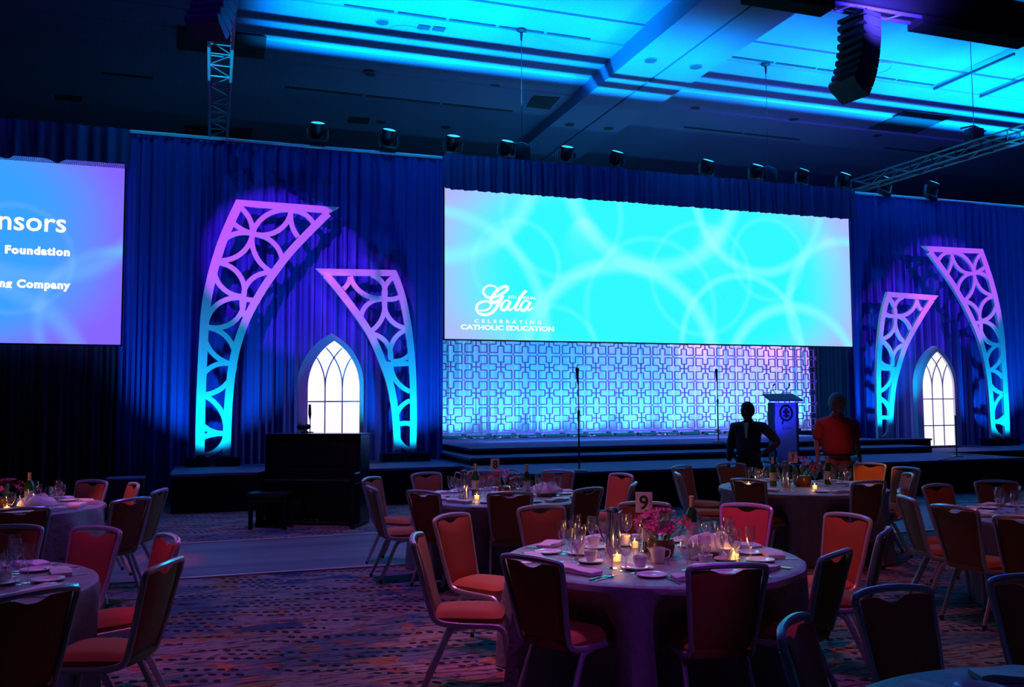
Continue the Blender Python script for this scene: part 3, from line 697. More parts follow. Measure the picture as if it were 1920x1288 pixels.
left_m = screen_mat('sponsor_slide', (0.04, 0.36, 1.0), (0.16, 0.46, 1.0), (0.24, 0.13, 1.0), -1.6, 1.75, 4.3, 1.6,
    [(-1.3, 1.5, 1.7, 0.22, 0.6), (1.7, 2.9, 1.8, 0.2, 0.55), (0.6, -0.9, 1.9, 0.2, 0.5), (2.9, 0.4, 1.2, 0.12, 0.45), (1.3, 1.4, 0.9, 0.07, 0.3), (-1.2, -0.4, 1.0, 0.08, 0.35)], 1.0)
lx0 = -7.4; lx1 = -1.46
ls = screen('side_projection_screen', lx0, lx1, 2.68, 5.80, 16.33, left_m, 'blue projection screen with white lettering at the left edge')
lcx = (lx0+lx1)/2
def lp(px, py):
    p = onY(px, py, 16.31); return (p.x-lcx, p.z-2.68)
text_px('Sponsors', -98, 124, 424, 38, 'text_white', ls, lp, bold=0.006)
text_px('Foundation', 9, 131, 474, 14.5, 'text_white', ls, lp, bold=0.010, space=1.15)
text_px('ng Company', -2, 132, 537, 14.5, 'text_white', ls, lp, bold=0.010, space=1.15)

# ------------------------------------------------------------------ scenic arches (traced once, mirrored on the right)
AY = 16.1; MIR = 8.85
def ap(x, y):
    p = onY(340+x/2.386, 360+y/2.386, AY); return (p.x, p.z)
def bez(pts): return [ap(*p) for p in smooth_path([(p[0], p[1]) for p in pts], 5)]
def edge(pts, off):
    q = [Vector(v) for v in bez(pts)]; out = []
    for i, p in enumerate(q):
        t = (q[min(i+1, len(q)-1)]-q[max(i-1, 0)]).normalized(); n = Vector((-t.y, t.x)); out.append((p.x+n.x*off, p.y+n.y*off))
    return out
big_left = [(245, 35), (205, 120), (165, 215), (128, 330), (100, 450), (85, 560), (77, 700), (70, 850), (65, 1000), (62, 1178)]
big_tip = (707, 70); big_right = [(668, 108), (640, 135), (570, 205), (500, 280), (430, 370), (370, 460), (310, 570), (270, 680), (245, 790), (233, 900), (226, 1000), (220, 1178)]
big_arcs = [[(262, 68), (302, 115), (318, 185)], [(222, 130), (265, 165), (318, 187)], [(318, 187), (375, 108), (490, 82)], [(318, 187), (425, 178), (490, 85)],
    [(490, 85), (495, 150), (522, 202)], [(490, 85), (548, 98), (590, 142)], [(195, 212), (250, 185), (318, 187)], [(160, 308), (262, 280), (318, 190)],
    [(318, 190), (400, 218), (450, 298)], [(318, 190), (335, 290), (410, 362)], [(150, 316), (175, 420), (278, 468)], [(165, 316), (255, 365), (280, 466)],
    [(278, 468), (320, 385), (405, 362)], [(268, 476), (300, 482), (352, 484)], [(110, 602), (165, 500), (270, 474)], [(110, 602), (235, 580), (280, 478)], [(272, 482), (275, 530), (296, 578)],
    [(108, 605), (205, 650), (235, 768)], [(100, 605), (135, 715), (235, 772)], [(92, 825), (150, 775), (236, 772)], [(92, 908), (190, 870), (238, 778)],
    [(92, 905), (165, 960), (200, 1062)], [(92, 1040), (135, 1070), (192, 1080)], [(92, 1100), (135, 1085), (192, 1080)], [(105, 1176), (165, 1150), (198, 1085)]]
sm_right = [(960, 350), (988, 420), (1010, 500), (1028, 600), (1040, 700), (1048, 800), (1051, 900), (1052, 1000), (1050, 1155)]
sm_tip = (600, 343); sm_left = [(634, 381), (660, 410), (720, 485), (790, 580), (840, 660), (883, 760), (915, 850), (935, 950), (945, 1050), (950, 1155)]
sm_arcs = [[(755, 380), (745, 410), (724, 434)], [(755, 378), (805, 450), (905, 475)], [(850, 372), (898, 405), (908, 475)], [(946, 382), (912, 425), (906, 475)],
    [(906, 476), (945, 480), (985, 462)], [(905, 480), (840, 497), (802, 562)], [(908, 485), (895, 570), (832, 632)], [(908, 485), (930, 565), (1008, 610)],
    [(835, 633), (912, 668), (936, 752)], [(1012, 615), (948, 665), (936, 752)], [(896, 766), (950, 770), (1022, 766)], [(936, 756), (975, 755), (1025, 722)], [(936, 770), (938, 815), (926, 850)],
    [(936, 775), (965, 850), (1022, 892)], [(1022, 933), (975, 970), (960, 1050)], [(955, 1050), (985, 1036), (1030, 1040)], [(962, 1058), (975, 1115), (1022, 1152)]]
def arc3(a, b, c):
    """circular arc through three points of the arch plane"""
    (x1, y1), (x2, y2), (x3, y3) = ap(*a), ap(*b), ap(*c)
    d = 2*(x1*(y2-y3)+x2*(y3-y1)+x3*(y1-y2))
    if abs(d) < 1e-5: return [(x1, y1), (x2, y2), (x3, y3)]
    ux = ((x1*x1+y1*y1)*(y2-y3)+(x2*x2+y2*y2)*(y3-y1)+(x3*x3+y3*y3)*(y1-y2))/d
    uy = ((x1*x1+y1*y1)*(x3-x2)+(x2*x2+y2*y2)*(x1-x3)+(x3*x3+y3*y3)*(x2-x1))/d
    r = sqrt((x1-ux)**2+(y1-uy)**2)
    a1, a2, a3 = (atan2(y-uy, x-ux) for x, y in ((x1, y1), (x2, y2), (x3, y3)))
    def norm(v): return (v % (2*pi))
    if norm(a2-a1) <= norm(a3-a1): sweep = norm(a3-a1)
    else: sweep = norm(a3-a1) - 2*pi
    return [(ux+r*cos(a1+sweep*k/10), uy+r*sin(a1+sweep*k/10)) for k in range(11)]
def arch(lft, rgt, arcs, tall, mirror, label):
    T0, T1 = -0.035, 0.035
    s = -1 if mirror else 1
    def mx(pts): return [((2*MIR-x) if mirror else x, z) for x, z in pts]
    cx = (ap(*lft[-1])[0]+ap(*rgt[-1])[0])/2; cx = 2*MIR-cx if mirror else cx
    r = empty('scenic_arch', (cx, AY, 0.78)); tag(r, label, 'arch')
    def loc(pts): return [(x-cx, z-0.78) for x, z in mx(pts)]
    wl, wr, wt = (0.15, 0.135, 0.11) if tall else (0.13, 0.125, 0.11)
    MB().strip(loc(edge(lft, wl/2)), wl, T0, T1).build('side_band', 'foam', r)
    MB().strip(loc(edge(rgt, -wr/2)), wr, T0, T1).build('side_band', 'foam', r)
    a = ap(*lft[0]) if tall else ap(*sm_tip); b = ap(*big_tip) if tall else ap(*rgt[0])
    h = wt/2
    # top band with pointed end: polygon
    tipR = tall
    if tall: poly = [a, b, (b[0]-0.20, b[1]-wt*1.15), (a[0]-0.02, a[1]-wt)]
    else: poly = [a, b, (b[0]+0.02, b[1]-wt), (a[0]+0.13, a[1]-wt*1.1)]
    q = loc(poly); n = 4
    vs = [(x, T0-0.001, z) for x, z in q] + [(x, T1+0.001, z) for x, z in q]
    MB().add(vs, [(0, 1, 2, 3), (7, 6, 5, 4)] + [(i, (i+1) % 4, 4+(i+1) % 4, 4+i) for i in range(4)]).build('top_band', 'foam', r)
    for k, t in enumerate(arcs):
        e = 0.0006*(k+1)
        MB().strip(loc(arc3(*t)), 0.086, T0+0.004+e, T1-0.004-e).build('tracery_band', 'foam', r)
    # twin steel base boxes
    for dx in (-0.24, 0.24):
        MB().box((dx, 0.0, -0.10), (0.40, 0.30, 0.155)).build('base_box', 'black', r)
    return r
arch(big_left, big_right, big_arcs, True, False, 'tall white openwork arch piece curving right, left of the grand piano window')
arch(sm_left, sm_right, sm_arcs, False, False, 'short white openwork arch piece curving left, beside the main screen left edge')
arch(sm_left, sm_right, sm_arcs, False, True, 'short white openwork arch piece curving right, right of the main screen')
arch(big_left, big_right, big_arcs, True, True, 'tall white openwork arch piece curving left, at the far right')

# ------------------------------------------------------------------ backlit gothic windows
def gothic(cx, label):
    y = 15.95; z0 = 0.60
    r = empty('gothic_window', (cx, y, z0)); tag(r, label, 'window')
    W_ = 0.575; Hs = 1.40; Ht = 2.31          # half width, spring height, apex height
    def outline(hw, hs, ht, zb=0.0, n=12):
        # pointed arch from two arcs, half width hw, spring hs, apex ht
        k = ht-hs; rad = (hw*hw+k*k)/(2*hw); pts = [(-hw, zb)]
        a_end = atan2(k, rad-hw)
        for i in range(n+1):
            a = a_end*i/n; pts.append((-hw + rad - rad*cos(a), hs + rad*sin(a)))
        right = [(-x, z) for x, z in pts[:-1]][::-1]
        return pts + right
    out = outline(W_, Hs, Ht, 0.02); SH = 0.05; inn = [(x+SH, z) for x, z in outline(0.455, Hs-0.04, Ht-0.13, 0.05)]
    n = len(out); vs = []
    for (x, z) in out: vs += [(x, -0.06, z)]
    for (x, z) in inn: vs += [(x, -0.06, z)]
    for (x, z) in out: vs += [(x, 0.06, z)]
    for (x, z) in inn: vs += [(x, 0.02, z)]
    fs = []
    for i in range(n):
        j = (i+1) % n
        fs += [(i, j, n+j, n+i), (2*n+i, 2*n+j, j, i), (n+i, n+j, 3*n+j, 3*n+i)]
    MB().add(vs, fs).build('frame', 'foam', r)
    # glowing panes, split by the bars
    def zt(x):   # top of the opening at x
        hw, hs, ht = 0.455, Hs-0.04, Ht-0.13; k = ht-hs; rad = (hw*hw+k*k)/(2*hw); xx = abs(x)
        return hs + sqrt(max(0, rad*rad - (xx + rad - hw)**2))
    xs = [-0.455, -0.152, 0.152, 0.454]; rows = [0.05, 0.50, 1.10]
    for c in range(3):
        xa, xb = xs[c], xs[c+1]
        for k, za in enumerate(rows):
            if k < 2: poly = [(xa, za), (xb, za), (xb, rows[k+1]), (xa, rows[k+1])]
            else:
                top = [(xa + (xb-xa)*i/8, zt(xa + (xb-xa)*i/8)) for i in range(9)][::-1]
                poly = [(xa, za), (xb, za)] + top
            m_ = len(poly)
            vs = [(x+SH, 0.0, z) for x, z in poly] + [(x+SH, 0.018, z) for x, z in poly]
            MB().add(vs, [tuple(range(m_)), tuple(range(m_, 2*m_))[::-1]] + [(i, (i+1) % m_, m_+(i+1) % m_, m_+i) for i in range(m_)]).build('pane', 'pane', r)
    for x in (-0.152, 0.152): MB().box((x+SH, -0.012, 0.05+ (1.37-0.05)/2), (0.022, 0.024, 1.32)).build('mullion', 'foam', r)
    for z in (0.50, 1.10): MB().box((SH, -0.013, z), (0.91, 0.026, 0.024)).build('crossbar', 'foam', r)
    # intersecting tracery: arcs with the radius of the opening
    hw, hs, ht = 0.455, Hs-0.04, Ht-0.13; k = ht-hs; rad = (hw*hw+k*k)/(2*hw)
    for x0, sg in ((-0.152, 1), (0.152, -1), (-0.152, -1), (0.152, 1)):
        pts = []
        for i in range(50):
            a = 1.2*i/49
            x = x0 + sg*(rad - rad*cos(a)); z = hs + rad*sin(a)
            if z > zt(x)+0.0 or abs(x) > 0.455: break
            pts.append((x+SH, z))
        if len(pts) > 2: MB().strip(pts, 0.022, -0.024, 0.0).build('tracery_bar', 'foam', r)
    MB().box((0, 0.05, 0.01), (1.1, 0.34, 0.018)).build('base', 'black', r)
    return r
gothic(2.03, 'white backlit gothic arch window panel behind the piano')
gothic(15.62, 'white backlit gothic arch window panel between the two right arches')

# ------------------------------------------------------------------ trusses, moving lights, speakers
def box_truss(name, a, b, w_, h_, step, label, m='truss'):
    """square lattice truss between a and b (a,b = centre of bottom), runs along Y or X"""
    a = Vector(a); b = Vector(b); d = b-a; L = d.length; t = d.normalized(); sd = Vector((t.y, -t.x, 0)).normalized()
    r = empty(name, a); tag(r, label, 'truss')
    z = Vector((0, 0, 1))
    cs = [sd*w_/2, -sd*w_/2, sd*w_/2+z*h_, -sd*w_/2+z*h_]
    for c in cs: MB().tube([c, c+t*L], 0.022, 8).build('chord', m, r, smooth=True)
    n = max(2, int(L/step)); 
    for i in range(n+1):
        p = t*(L*i/n)
        for c0, c1 in ((0, 1), (2, 3), (0, 2), (1, 3)):
            MB().tube([cs[c0]+p, cs[c1]+p], 0.013, 6).build('crosspiece', m, r)
        if i < n:
            p2 = t*(L*(i+1)/n)
            for c0, c1 in ((0, 2), (1, 3), (0, 1)):
                u, v = (c0, c1) if i % 2 else (c1, c0)
                MB().tube([cs[u]+p, cs[v]+p2], 0.010, 6).build('diagonal_brace', m, r)
    return r
box_truss('box_truss', (0.05, 10.2, 6.42), (0.06, 16.3, 6.42), 0.30, 0.30, 0.42, 'square aluminium truss at upper left with a short stretch lit cyan')
box_truss('box_truss', (13.75, 10.2, 6.30), (13.75, 16.1, 6.40), 0.30, 0.22, 0.55, 'square aluminium truss at upper right, near end lit cyan')
t3 = empty('front_truss', (7.6, 11.0, 7.76)); tag(t3, 'long black draped truss across the top right corner', 'truss')
MB().box((4.6, 0, 0.32), (9.4, 0.36, 0.46)).build('drape_cover', 'stage_skirt', t3)
for z in (0.02,):
    MB().tube([(0, -0.12, z), (9.4, -0.12, z)], 0.03, 8).build('chord', 'pearl', t3); MB().tube([(0, 0.12, z), (9.4, 0.12, z)], 0.03, 8).build('chord', 'pearl', t3)
for x in (0.35, 1.0, 1.6, 2.05, 2.6, 3.15, 3.7, 4.2, 4.7, 5.2): MB().box((x, 0, 0.0), (0.03, 0.30, 0.02), rz=0.5).build('crosspiece', 'truss', t3)
for x0, x1 in ((-0.1, 1.35), (3.05, 5.4)): MB().box(((x0+x1)/2, 0.0, -0.03), (x1-x0, 0.34, 0.14)).build('cable_tray', 'stage_skirt', t3)

# moving lights on the pipe
mh = empty('moving_light')
b_ = MB().bbox((0, 0, 0.07), (0.30, 0.24, 0.12), 0.025); b_.build('base', 'black', mh, smooth=True)
MB().tube([(-0.18, 0, 0.40), (-0.18, 0, 0.20), (-0.15, 0, 0.135), (0.15, 0, 0.135), (0.18, 0, 0.20), (0.18, 0, 0.40)], 0.028, 8, flat=(1, 1.5)).build('yoke', 'truss', mh, smooth=True)
hd = MB().lathe([(0.07, -0.18), (0.11, -0.14), (0.125, -0.04), (0.13, 0.08), (0.15, 0.12), (0.15, 0.15), (0.13, 0.15)], n=18).build('head', 'black', mh, smooth=True, loc=(0, 0, 0.38)); hd.rotation_euler = (0.5, 0, 0)
MB().lathe([(0.128, 0.151), (0.10, 0.165), (0.02, 0.172)], n=18).build('lens', 'lens', hd, smooth=True)
MH = Proto(mh)
heads = [(595, 282, 0.00, 'first'), (727, 291, 0.05, 'second'), (848, 298, 0.10, 'third'), (948, 306, 0.10, 'fourth'), (1060, 313, 0.15, 'fifth'), (1152, 319, 0.2, 'sixth'),
         (1323, 331, 0.15, 'seventh'), (1415, 338, 0.2, 'eighth'), (1500, 346, 0.35, 'ninth'), (1577, 352, 0.4, 'tenth'), (1655, 360, 0.5, 'eleventh'), (1742, 368, 0.5, 'twelfth')]
for px, py, tilt, nm in heads:
    p = onY(px, py, 16.55)
    o = MH.put((p.x, 16.55, DZ + 0.035), 0, 'moving light pointing up on the drape pipe, %s from the left' % nm, 'stage light', 'moving lights along the top of the drapes', scale=(0.98, 0.98, 0.86))
    o.rotation_euler = (0.0, tilt*0.5, rnd.uniform(-0.2, 0.2))
# chain motors and their hanging wires
for px, lab, zt in ((985, 'black chain hoist hanging over the left part of the main screen', 9.46), (1450, 'black chain hoist hanging over the right part of the main screen', 9.46)):
    p = onY(px, 300, 16.75)
    r = empty('chain_hoist', (p.x, 16.95, DZ+0.2)); tag(r, lab, 'hoist')
    MB().bbox((0, 0, 0.18), (0.30, 0.26, 0.36), 0.03).build('motor', 'black', r, smooth=True)
    MB().bbox((-0.26, 0, 0.20), (0.30, 0.18, 0.18), 0.03).build('chain_bag', 'black', r, smooth=True)
    MB().tube([(-0.22, 0, 0.37), (0, 0, 0.42), (0.2, 0, 0.36)], 0.02, 6).build('shackle_bar', 'truss', r)
    zt2 = ceil_z(16.95)
    MB().tube([(0, 0, 0.4), (0, 0, zt2-DZ-0.21)], 0.008, 6).build('chain', 'vent', r)
    MB().lathe([(0.02, zt2-DZ-0.45), (0.03, zt2-DZ-0.27), (0.10, zt2-DZ-0.24), (0.10, zt2-DZ-0.205)], n=12).build('ceiling_plate', 'black', r)
p = onZ(1827, 262, 6.9); zt2 = ceil_z(p.y)
r = empty('chain_hoist', (p.x, p.y, 6.86)); tag(r, 'black chain hoist above the right hand truss', 'hoist')
MB().bbox((0, 0, 0.14), (0.3, 0.24, 0.26), 0.03).build('motor', 'black', r, smooth=True)
MB().tube([(-0.34, 0, 0.24), (0, 0, 0.33), (0.30, 0, 0.24)], 0.02, 6).build('shackle_bar', 'truss', r)
MB().tube([(0, 0, 0.25), (0, 0, zt2-6.862)], 0.008, 6).build('chain', 'truss', r)

def line_array(name, top, n, rz, m_side, label, curve, W_=0.62, D_=0.44, H_=0.175):
    """boxes hung in a J; local: fronts face -x, side panels face -y"""
    r = empty(name, top, rz); tag(r, label, 'speaker')
    MB().box((0, 0, 0.04), (D_, W_, 0.06)).build('rigging_frame', 'black', r)
    if top[2] >= 7.3: MB().tube([(0, -0.12, 0.05), (0, -0.12, 0.165)], 0.03, 6).tube([(0, 0.12, 0.05), (0, 0.12, 0.165)], 0.03, 6).build('rigging_clamp', 'black', r)
    if top[2] < 7.3: MB().tube([(0, 0, 0.05), (0, 0, 9.5-top[2]-0.004)], 0.02, 6).build('chain', 'black', r)
    x, z, ang = 0.0, 0.0, 0.0
    for i in range(n):
        ang += curve*(0.4+1.3*i/n)
        c = Vector((x, 0, z)) + Vector((sin(ang)*-H_/2, 0, -cos(ang)*H_/2))
        bx = MB()
        h = H_*0.97
        # side panel profile: square back, tapered mouth towards -x
        prof = [(D_*0.5, h/2), (-D_*0.28, h/2), (-D_*0.5, h*0.22), (-D_*0.5, -h*0.22), (-D_*0.28, -h/2), (D_*0.5, -h/2)]
        vs = [(a, -W_/2, b) for a, b in prof]+[(a, W_/2, b) for a, b in prof]; k = len(prof)
        bx.add(vs, [tuple(range(k)), tuple(range(k, 2*k))[::-1]]+[(q, (q+1) % k, k+(q+1) % k, k+q) for q in range(k)])
        e = bx.build('speaker_box', m_side, r, loc=c); e.rotation_euler = (0, ang, 0)
        x += -sin(ang)*H_; z += -cos(ang)*H_
    return r
pA = onY(1610, 18, 11.0)
line_array('line_array', (pA.x, 11.0, 7.60), 8, R(10), 'black', 'curved column of black speaker boxes hanging at upper right', R(4.2), W_=0.5, D_=0.40, H_=0.155)
pB = onY(412, -95, 9.4)
line_array('line_array', (pB.x, 9.4, pB.z), 9, R(62), 'pearl', 'curved column of dark glossy speaker boxes cut off by the top edge at left', R(4.0), W_=0.36, D_=0.26, H_=0.115)

# ------------------------------------------------------------------ piano, bench, lectern, microphones
pr = empty('upright_piano', (1.44, 12.62, 0), R(-28)); tag(pr, 'black upright piano standing before the stage, keyboard towards the camera', 'piano')
MB().bbox((0, 0.02, 0.63), (1.30, 0.34, 1.18), 0.012).build('case', 'piano', pr)
MB().bbox((0, 0.0, 1.235), (1.38, 0.42, 0.03), 0.008).build('lid', 'piano', pr)
for sx in (-1, 1):
    MB().bbox((sx*0.665, -0.02, 0.62), (0.05, 0.40, 1.20), 0.01).build('side_panel', 'piano', pr)
    MB().bbox((sx*0.665, -0.30, 0.66), (0.05, 0.30, 0.16), 0.02).build('key_block', 'piano', pr)
    MB().lathe([(0.045, 0.04), (0.03, 0.10), (0.04, 0.30), (0.03, 0.52), (0.045, 0.58)], c=(sx*0.64, -0.40, 0), n=10).build('leg', 'piano', pr, smooth=True)
    MB().bbox((sx*0.665, -0.18, 0.03), (0.07, 0.60, 0.05), 0.01).build('toe_block', 'piano', pr)
MB().bbox((0, -0.30, 0.60), (1.36, 0.32, 0.05), 0.01).build('key_bed', 'piano', pr)
fallb = MB().bbox((0, -0.19, 0.72), (1.28, 0.05, 0.14), 0.01).build('fallboard', 'piano', pr)
kb = MB().box((0, -0.32, 0.635), (1.22, 0.14, 0.02)).build('white_keys', 'china', pr)
MB().bbox((0, -0.315, 0.665), (1.29, 0.24, 0.02), 0.008).build('key_cover', 'piano', pr)
MB().bbox((0, -0.175, 0.92), (0.9, 0.02, 0.22), 0.008).build('music_desk', 'piano', pr)
for x in (-0.08, 0, 0.08): MB().bbox((x, -0.20, 0.085), (0.05, 0.10, 0.012), 0.004).build('pedal', 'steel', pr)
br_ = empty('piano_bench', (0.80, 12.36, 0), R(-24)); tag(br_, 'low black padded bench left of the piano', 'bench')
MB().bbox((0, 0, 0.455), (0.56, 0.34, 0.06), 0.02).build('seat', 'leather', br_, smooth=True); MB().box((0, 0, 0.39), (0.52, 0.30, 0.07)).build('apron', 'piano', br_)
for sx in (-1, 1):
    for sy in (-1, 1): MB().box((sx*0.235, sy*0.13, 0.18), (0.045, 0.045, 0.36)).build('leg', 'piano', br_)
a_ = onY(571, 803, 12.85); 
g_ = empty('clip_lamp', (a_.x, a_.y, 1.2505)); tag(g_, 'small black clip lamp with round head resting on top of the piano', 'lamp')
MB().bbox((0, 0, 0.012), (0.10, 0.07, 0.022), 0.006).build('base', 'black', g_); MB().tube([(0, 0, 0.02), (-0.01, 0, 0.06)], 0.012, 8).build('stem', 'black', g_)
MB().ball((-0.05, 0, 0.085), (0.06, 0.045, 0.045)).build('head', 'black', g_, smooth=True); MB().ball((0.04, 0, 0.085), (0.05, 0.035, 0.038)).build('shade', 'black', g_, smooth=True)
a_ = onY(581.5, 800, 12.88); m_ = empty('piano_microphone', (a_.x, a_.y, 1.2505)); tag(m_, 'slim black microphone standing upright on the piano lid', 'microphone')
MB().lathe([(0.05, 0), (0.05, 0.01), (0.01, 0.014)], n=12).build('base', 'black', m_); MB().tube([(0, 0, 0.01), (0, 0, 0.20)], 0.007, 6).build('stand', 'black', m_)
MB().tube([(0, 0, 0.17), (-0.006, 0, 0.26), (-0.008, 0, 0.40)], [0.006, 0.022, 0.018], 8).build('capsule', 'black', m_, smooth=True)

p = onZ(1467, 872, 0.6); lec = empty('lectern', (9.34, 12.95, 0.60), R(-14)); tag(lec, 'tall translucent blue lectern with round crest on the stage right of centre', 'lectern')
MB().bbox((0, 0, 0.02), (0.56, 0.46, 0.04), 0.01).build('base', 'acrylic_dark', lec)
fp = MB().bbox((0.02, -0.10, 0.54), (0.38, 0.02, 1.0), 0.004, taper=(0.9, 1)).build('front_panel', 'acrylic', lec)
for sx in (-1, 1): MB().bbox((sx*0.205+0.01, 0.0, 0.54), (0.035, 0.26, 1.0), 0.01, taper=(1, 1)).build('side_post', 'acrylic_dark', lec)
MB().add([(-0.29, -0.20, 1.06), (0.29, -0.20, 1.06), (0.27, 0.20, 1.17), (-0.27, 0.20, 1.17), (-0.29, -0.20, 1.085), (0.29, -0.20, 1.085), (0.27, 0.20, 1.195), (-0.27, 0.20, 1.195)],
    [(0, 1, 2, 3), (7, 6, 5, 4), (0, 1, 5, 4), (1, 2, 6, 5), (2, 3, 7, 6), (3, 0, 4, 7)]).build('reading_top', 'acrylic_dark', lec)
cr = MB().strip([(0.105*cos(2*pi*k/20), 0.125*sin(2*pi*k/20)) for k in range(20)], 0.035, -0.004, 0.004, closed=True).build('crest', 'ink', fp, loc=(0.02, -0.117, 0.86))
cr2 = MB().strip([(0, -0.08), (0, 0.085)], 0.05, -0.003, 0.003).strip([(-0.06, 0.02), (0.06, 0.02)], 0.045, -0.0045, -0.003).strip([(-0.06, -0.045), (0.06, -0.045)], 0.03, -0.0045, -0.003)
cr2.build('crest', 'ink', fp, loc=(0.02, -0.116, 0.86))
MB().strip([(-0.05, 0), (-0.075, -0.09)], 0.03, -0.003, 0.003).build('crest', 'ink', fp, loc=(0.02, -0.115, 0.76))
tl = text_mesh('lettering', 'Gala', 'acrylic_dark', fp, (0.02, -0.113, 0.58), 0.09, align='CENTER', depth=0.001, shear=0.3, bold=-0.0015)
for k, (x0, z0, x1, z1) in enumerate(((-0.13, 1.13, -0.22, 1.22), (0.10, 1.15, 0.20, 1.24))):
    MB().tube([(x0*0.3, 0.14, 1.18), (x0, 0.08, 1.26), (x1*0.7, 0.0, 1.33)], 0.006, 6).build('gooseneck', 'black', lec, smooth=True)
    MB().tube([(x1*0.7, 0.0, 1.33), (x1*0.62, -0.03, 1.36)], 0.014, 8).build('microphone', 'black', lec, smooth=True)
def mic_stand(px, pb, pt, Z, label):
    p = onZ(px, pb, Z); q = onY(px, pt, p.y); h = q.z - Z
    r = empty('microphone_stand', (p.x, p.y, Z)); tag(r, label, 'microphone stand')
    MB().lathe([(0.13, 0.001), (0.13, 0.015), (0.02, 0.03)], n=18).build('base', 'black', r)
    MB().tube([(0, 0, 0.02), (0, 0, h*0.55)], 0.014, 8).tube([(0, 0, h*0.55), (0, 0, h-0.24)], 0.009, 8).build('pole', 'black', r)
    MB().lathe([(0.02, h*0.53), (0.024, h*0.57), (0.015, h*0.59)], n=10).build('clutch', 'black', r)
    MB().tube([(0, 0, h-0.25), (-0.01, 0, h-0.20), (-0.015, 0, h-0.05)], [0.014, 0.018, 0.024], 10).ball((-0.016, 0, h-0.03), (0.032, 0.032, 0.04)).build('microphone', 'black', r, smooth=True)
mic_stand(1086, 883, 690, 0.6, 'thin black microphone stand at the front of the stage, left one')
mic_stand(1347, 829, 692, 0.84, 'thin black microphone stand on the top deck, right one')
p = onZ(1794, 856, 0.6); r = empty('light_stand', (p.x, p.y, 0.6)); tag(r, 'thin dark bare stand at the right end of the stage', 'stand')
MB().tube([(0, 0, 0.02), (0, 0, 0.78)], 0.012, 8).build('pole', 'black', r); MB().lathe([(0.12, 0.001), (0.12, 0.012), (0.02, 0.022)], n=16).build('base', 'black', r)
pts = [onZ(x, y, 0.606) for x, y in ((1778, 858), (1760, 862), (1778, 860), (1800, 853), (1830, 853), (1862, 855), (1872, 856))]
pts = [q for q in pts if q.x < 14.3 and q.y > 12.5]
if len(pts) > 2:
    o = MB().tube([q - pts[0] for q in smooth_path(pts, 4)], 0.01, 6).build('stage_cable', 'truss', loc=pts[0]); tag(o, 'pale cable lying on the stage around the bare stand', 'cable')
# small equipment case beside the left end of the stage
r = empty('equipment_case', (-1.15, 14.2, 0)); tag(r, 'low dark equipment case left of the stage corner', 'case')
MB().bbox((0, 0, 0.29), (0.5, 0.4, 0.56), 0.015).build('body', 'black', r); MB().bbox((0, 0, 0.585), (0.52, 0.42, 0.03), 0.008).build('lid', 'stage_deck', r)

# ------------------------------------------------------------------ people
def skin_mesh(name, chain_pts, edges, m, parent, sub=2, root=0):
    """one continuous surface grown round a skeleton: chain_pts = [(co, (rx, ry))]"""
    me = bpy.data.meshes.new(name); me.from_pydata([c for c, _ in chain_pts], edges, []); me.update()
    o = bpy.data.objects.new(name, me); COL.objects.link(o)
    sk = o.modifiers.new('skin', 'SKIN'); sk.use_smooth_shade = True
    if not me.skin_vertices:
        bm = bmesh.new(); bm.from_mesh(me); bm.verts.layers.skin.verify(); bm.to_mesh(me); bm.free()
    for i, (_, rr) in enumerate(chain_pts):
        me.skin_vertices[0].data[i].radius = rr; me.skin_vertices[0].data[i].use_root = (i == root)
    ss = o.modifiers.new('sub', 'SUBSURF'); ss.levels = sub; ss.render_levels = sub
    dg = bpy.context.evaluated_depsgraph_get(); dg.update()
    out = bpy.data.meshes.new_from_object(o.evaluated_get(dg)); out.name = name
    COL.objects.unlink(o); bpy.data.objects.remove(o)
    out.materials.clear(); out.materials.append(M[m]); out.polygons.foreach_set('use_smooth', [True]*len(out.polygons))
    r = bpy.data.objects.new(name, out); COL.objects.link(r); r.parent = parent; return r
def head_verts(c, h, yaw):
    """face towards local -y; h = head height"""
    nu, nv = 28, 20; vs = []; fs = []
    rot = Matrix.Rotation(yaw, 3, 'Z'); c = Vector(c)
    for j in range(nv+1):
        t = j/nv; el = -pi/2 + pi*t
        for i in range(nu):
            a = 2*pi*i/nu; x = cos(el)*cos(a); y = cos(el)*sin(a); z = sin(el)
            w_ = 0.335*h; d_ = 0.40*h
            low = max(0, -z)
            px = x*w_*(1-0.32*low**1.4); py = y*d_*(1-0.12*low) - 0.035*h*low*(1 if y < 0 else 0.2); pz = z*0.5*h
            f = max(0, -y)                       # front
            # nose, brow, sockets, lips, chin
            nz = math.exp(-((z+0.12)/0.16)**2)*math.exp(-(x/0.13)**2); py -= 0.11*h*nz*(f > 0.4)
            br = math.exp(-((z-0.16)/0.08)**2)*math.exp(-(x/0.5)**2); py -= 0.03*h*br*(f > 0.3)
            for sx in (-1, 1): py += 0.045*h*math.exp(-((z-0.02)/0.09)**2)*math.exp(-((x-sx*0.33)/0.13)**2)*(f > 0.3)
            py -= 0.018*h*math.exp(-((z+0.46)/0.06)**2)*math.exp(-(x/0.22)**2)*(f > 0.3)
            py -= 0.022*h*math.exp(-((z+0.78)/0.14)**2)*math.exp(-(x/0.3)**2)*(f > 0.1)
            vs.append(c + rot @ Vector((px, py, pz)))
    for j in range(nv):
        for i in range(nu): i2 = (i+1) % nu; fs.append((j*nu+i, j*nu+i2, (j+1)*nu+i2, (j+1)*nu+i))
    return vs, fs, rot
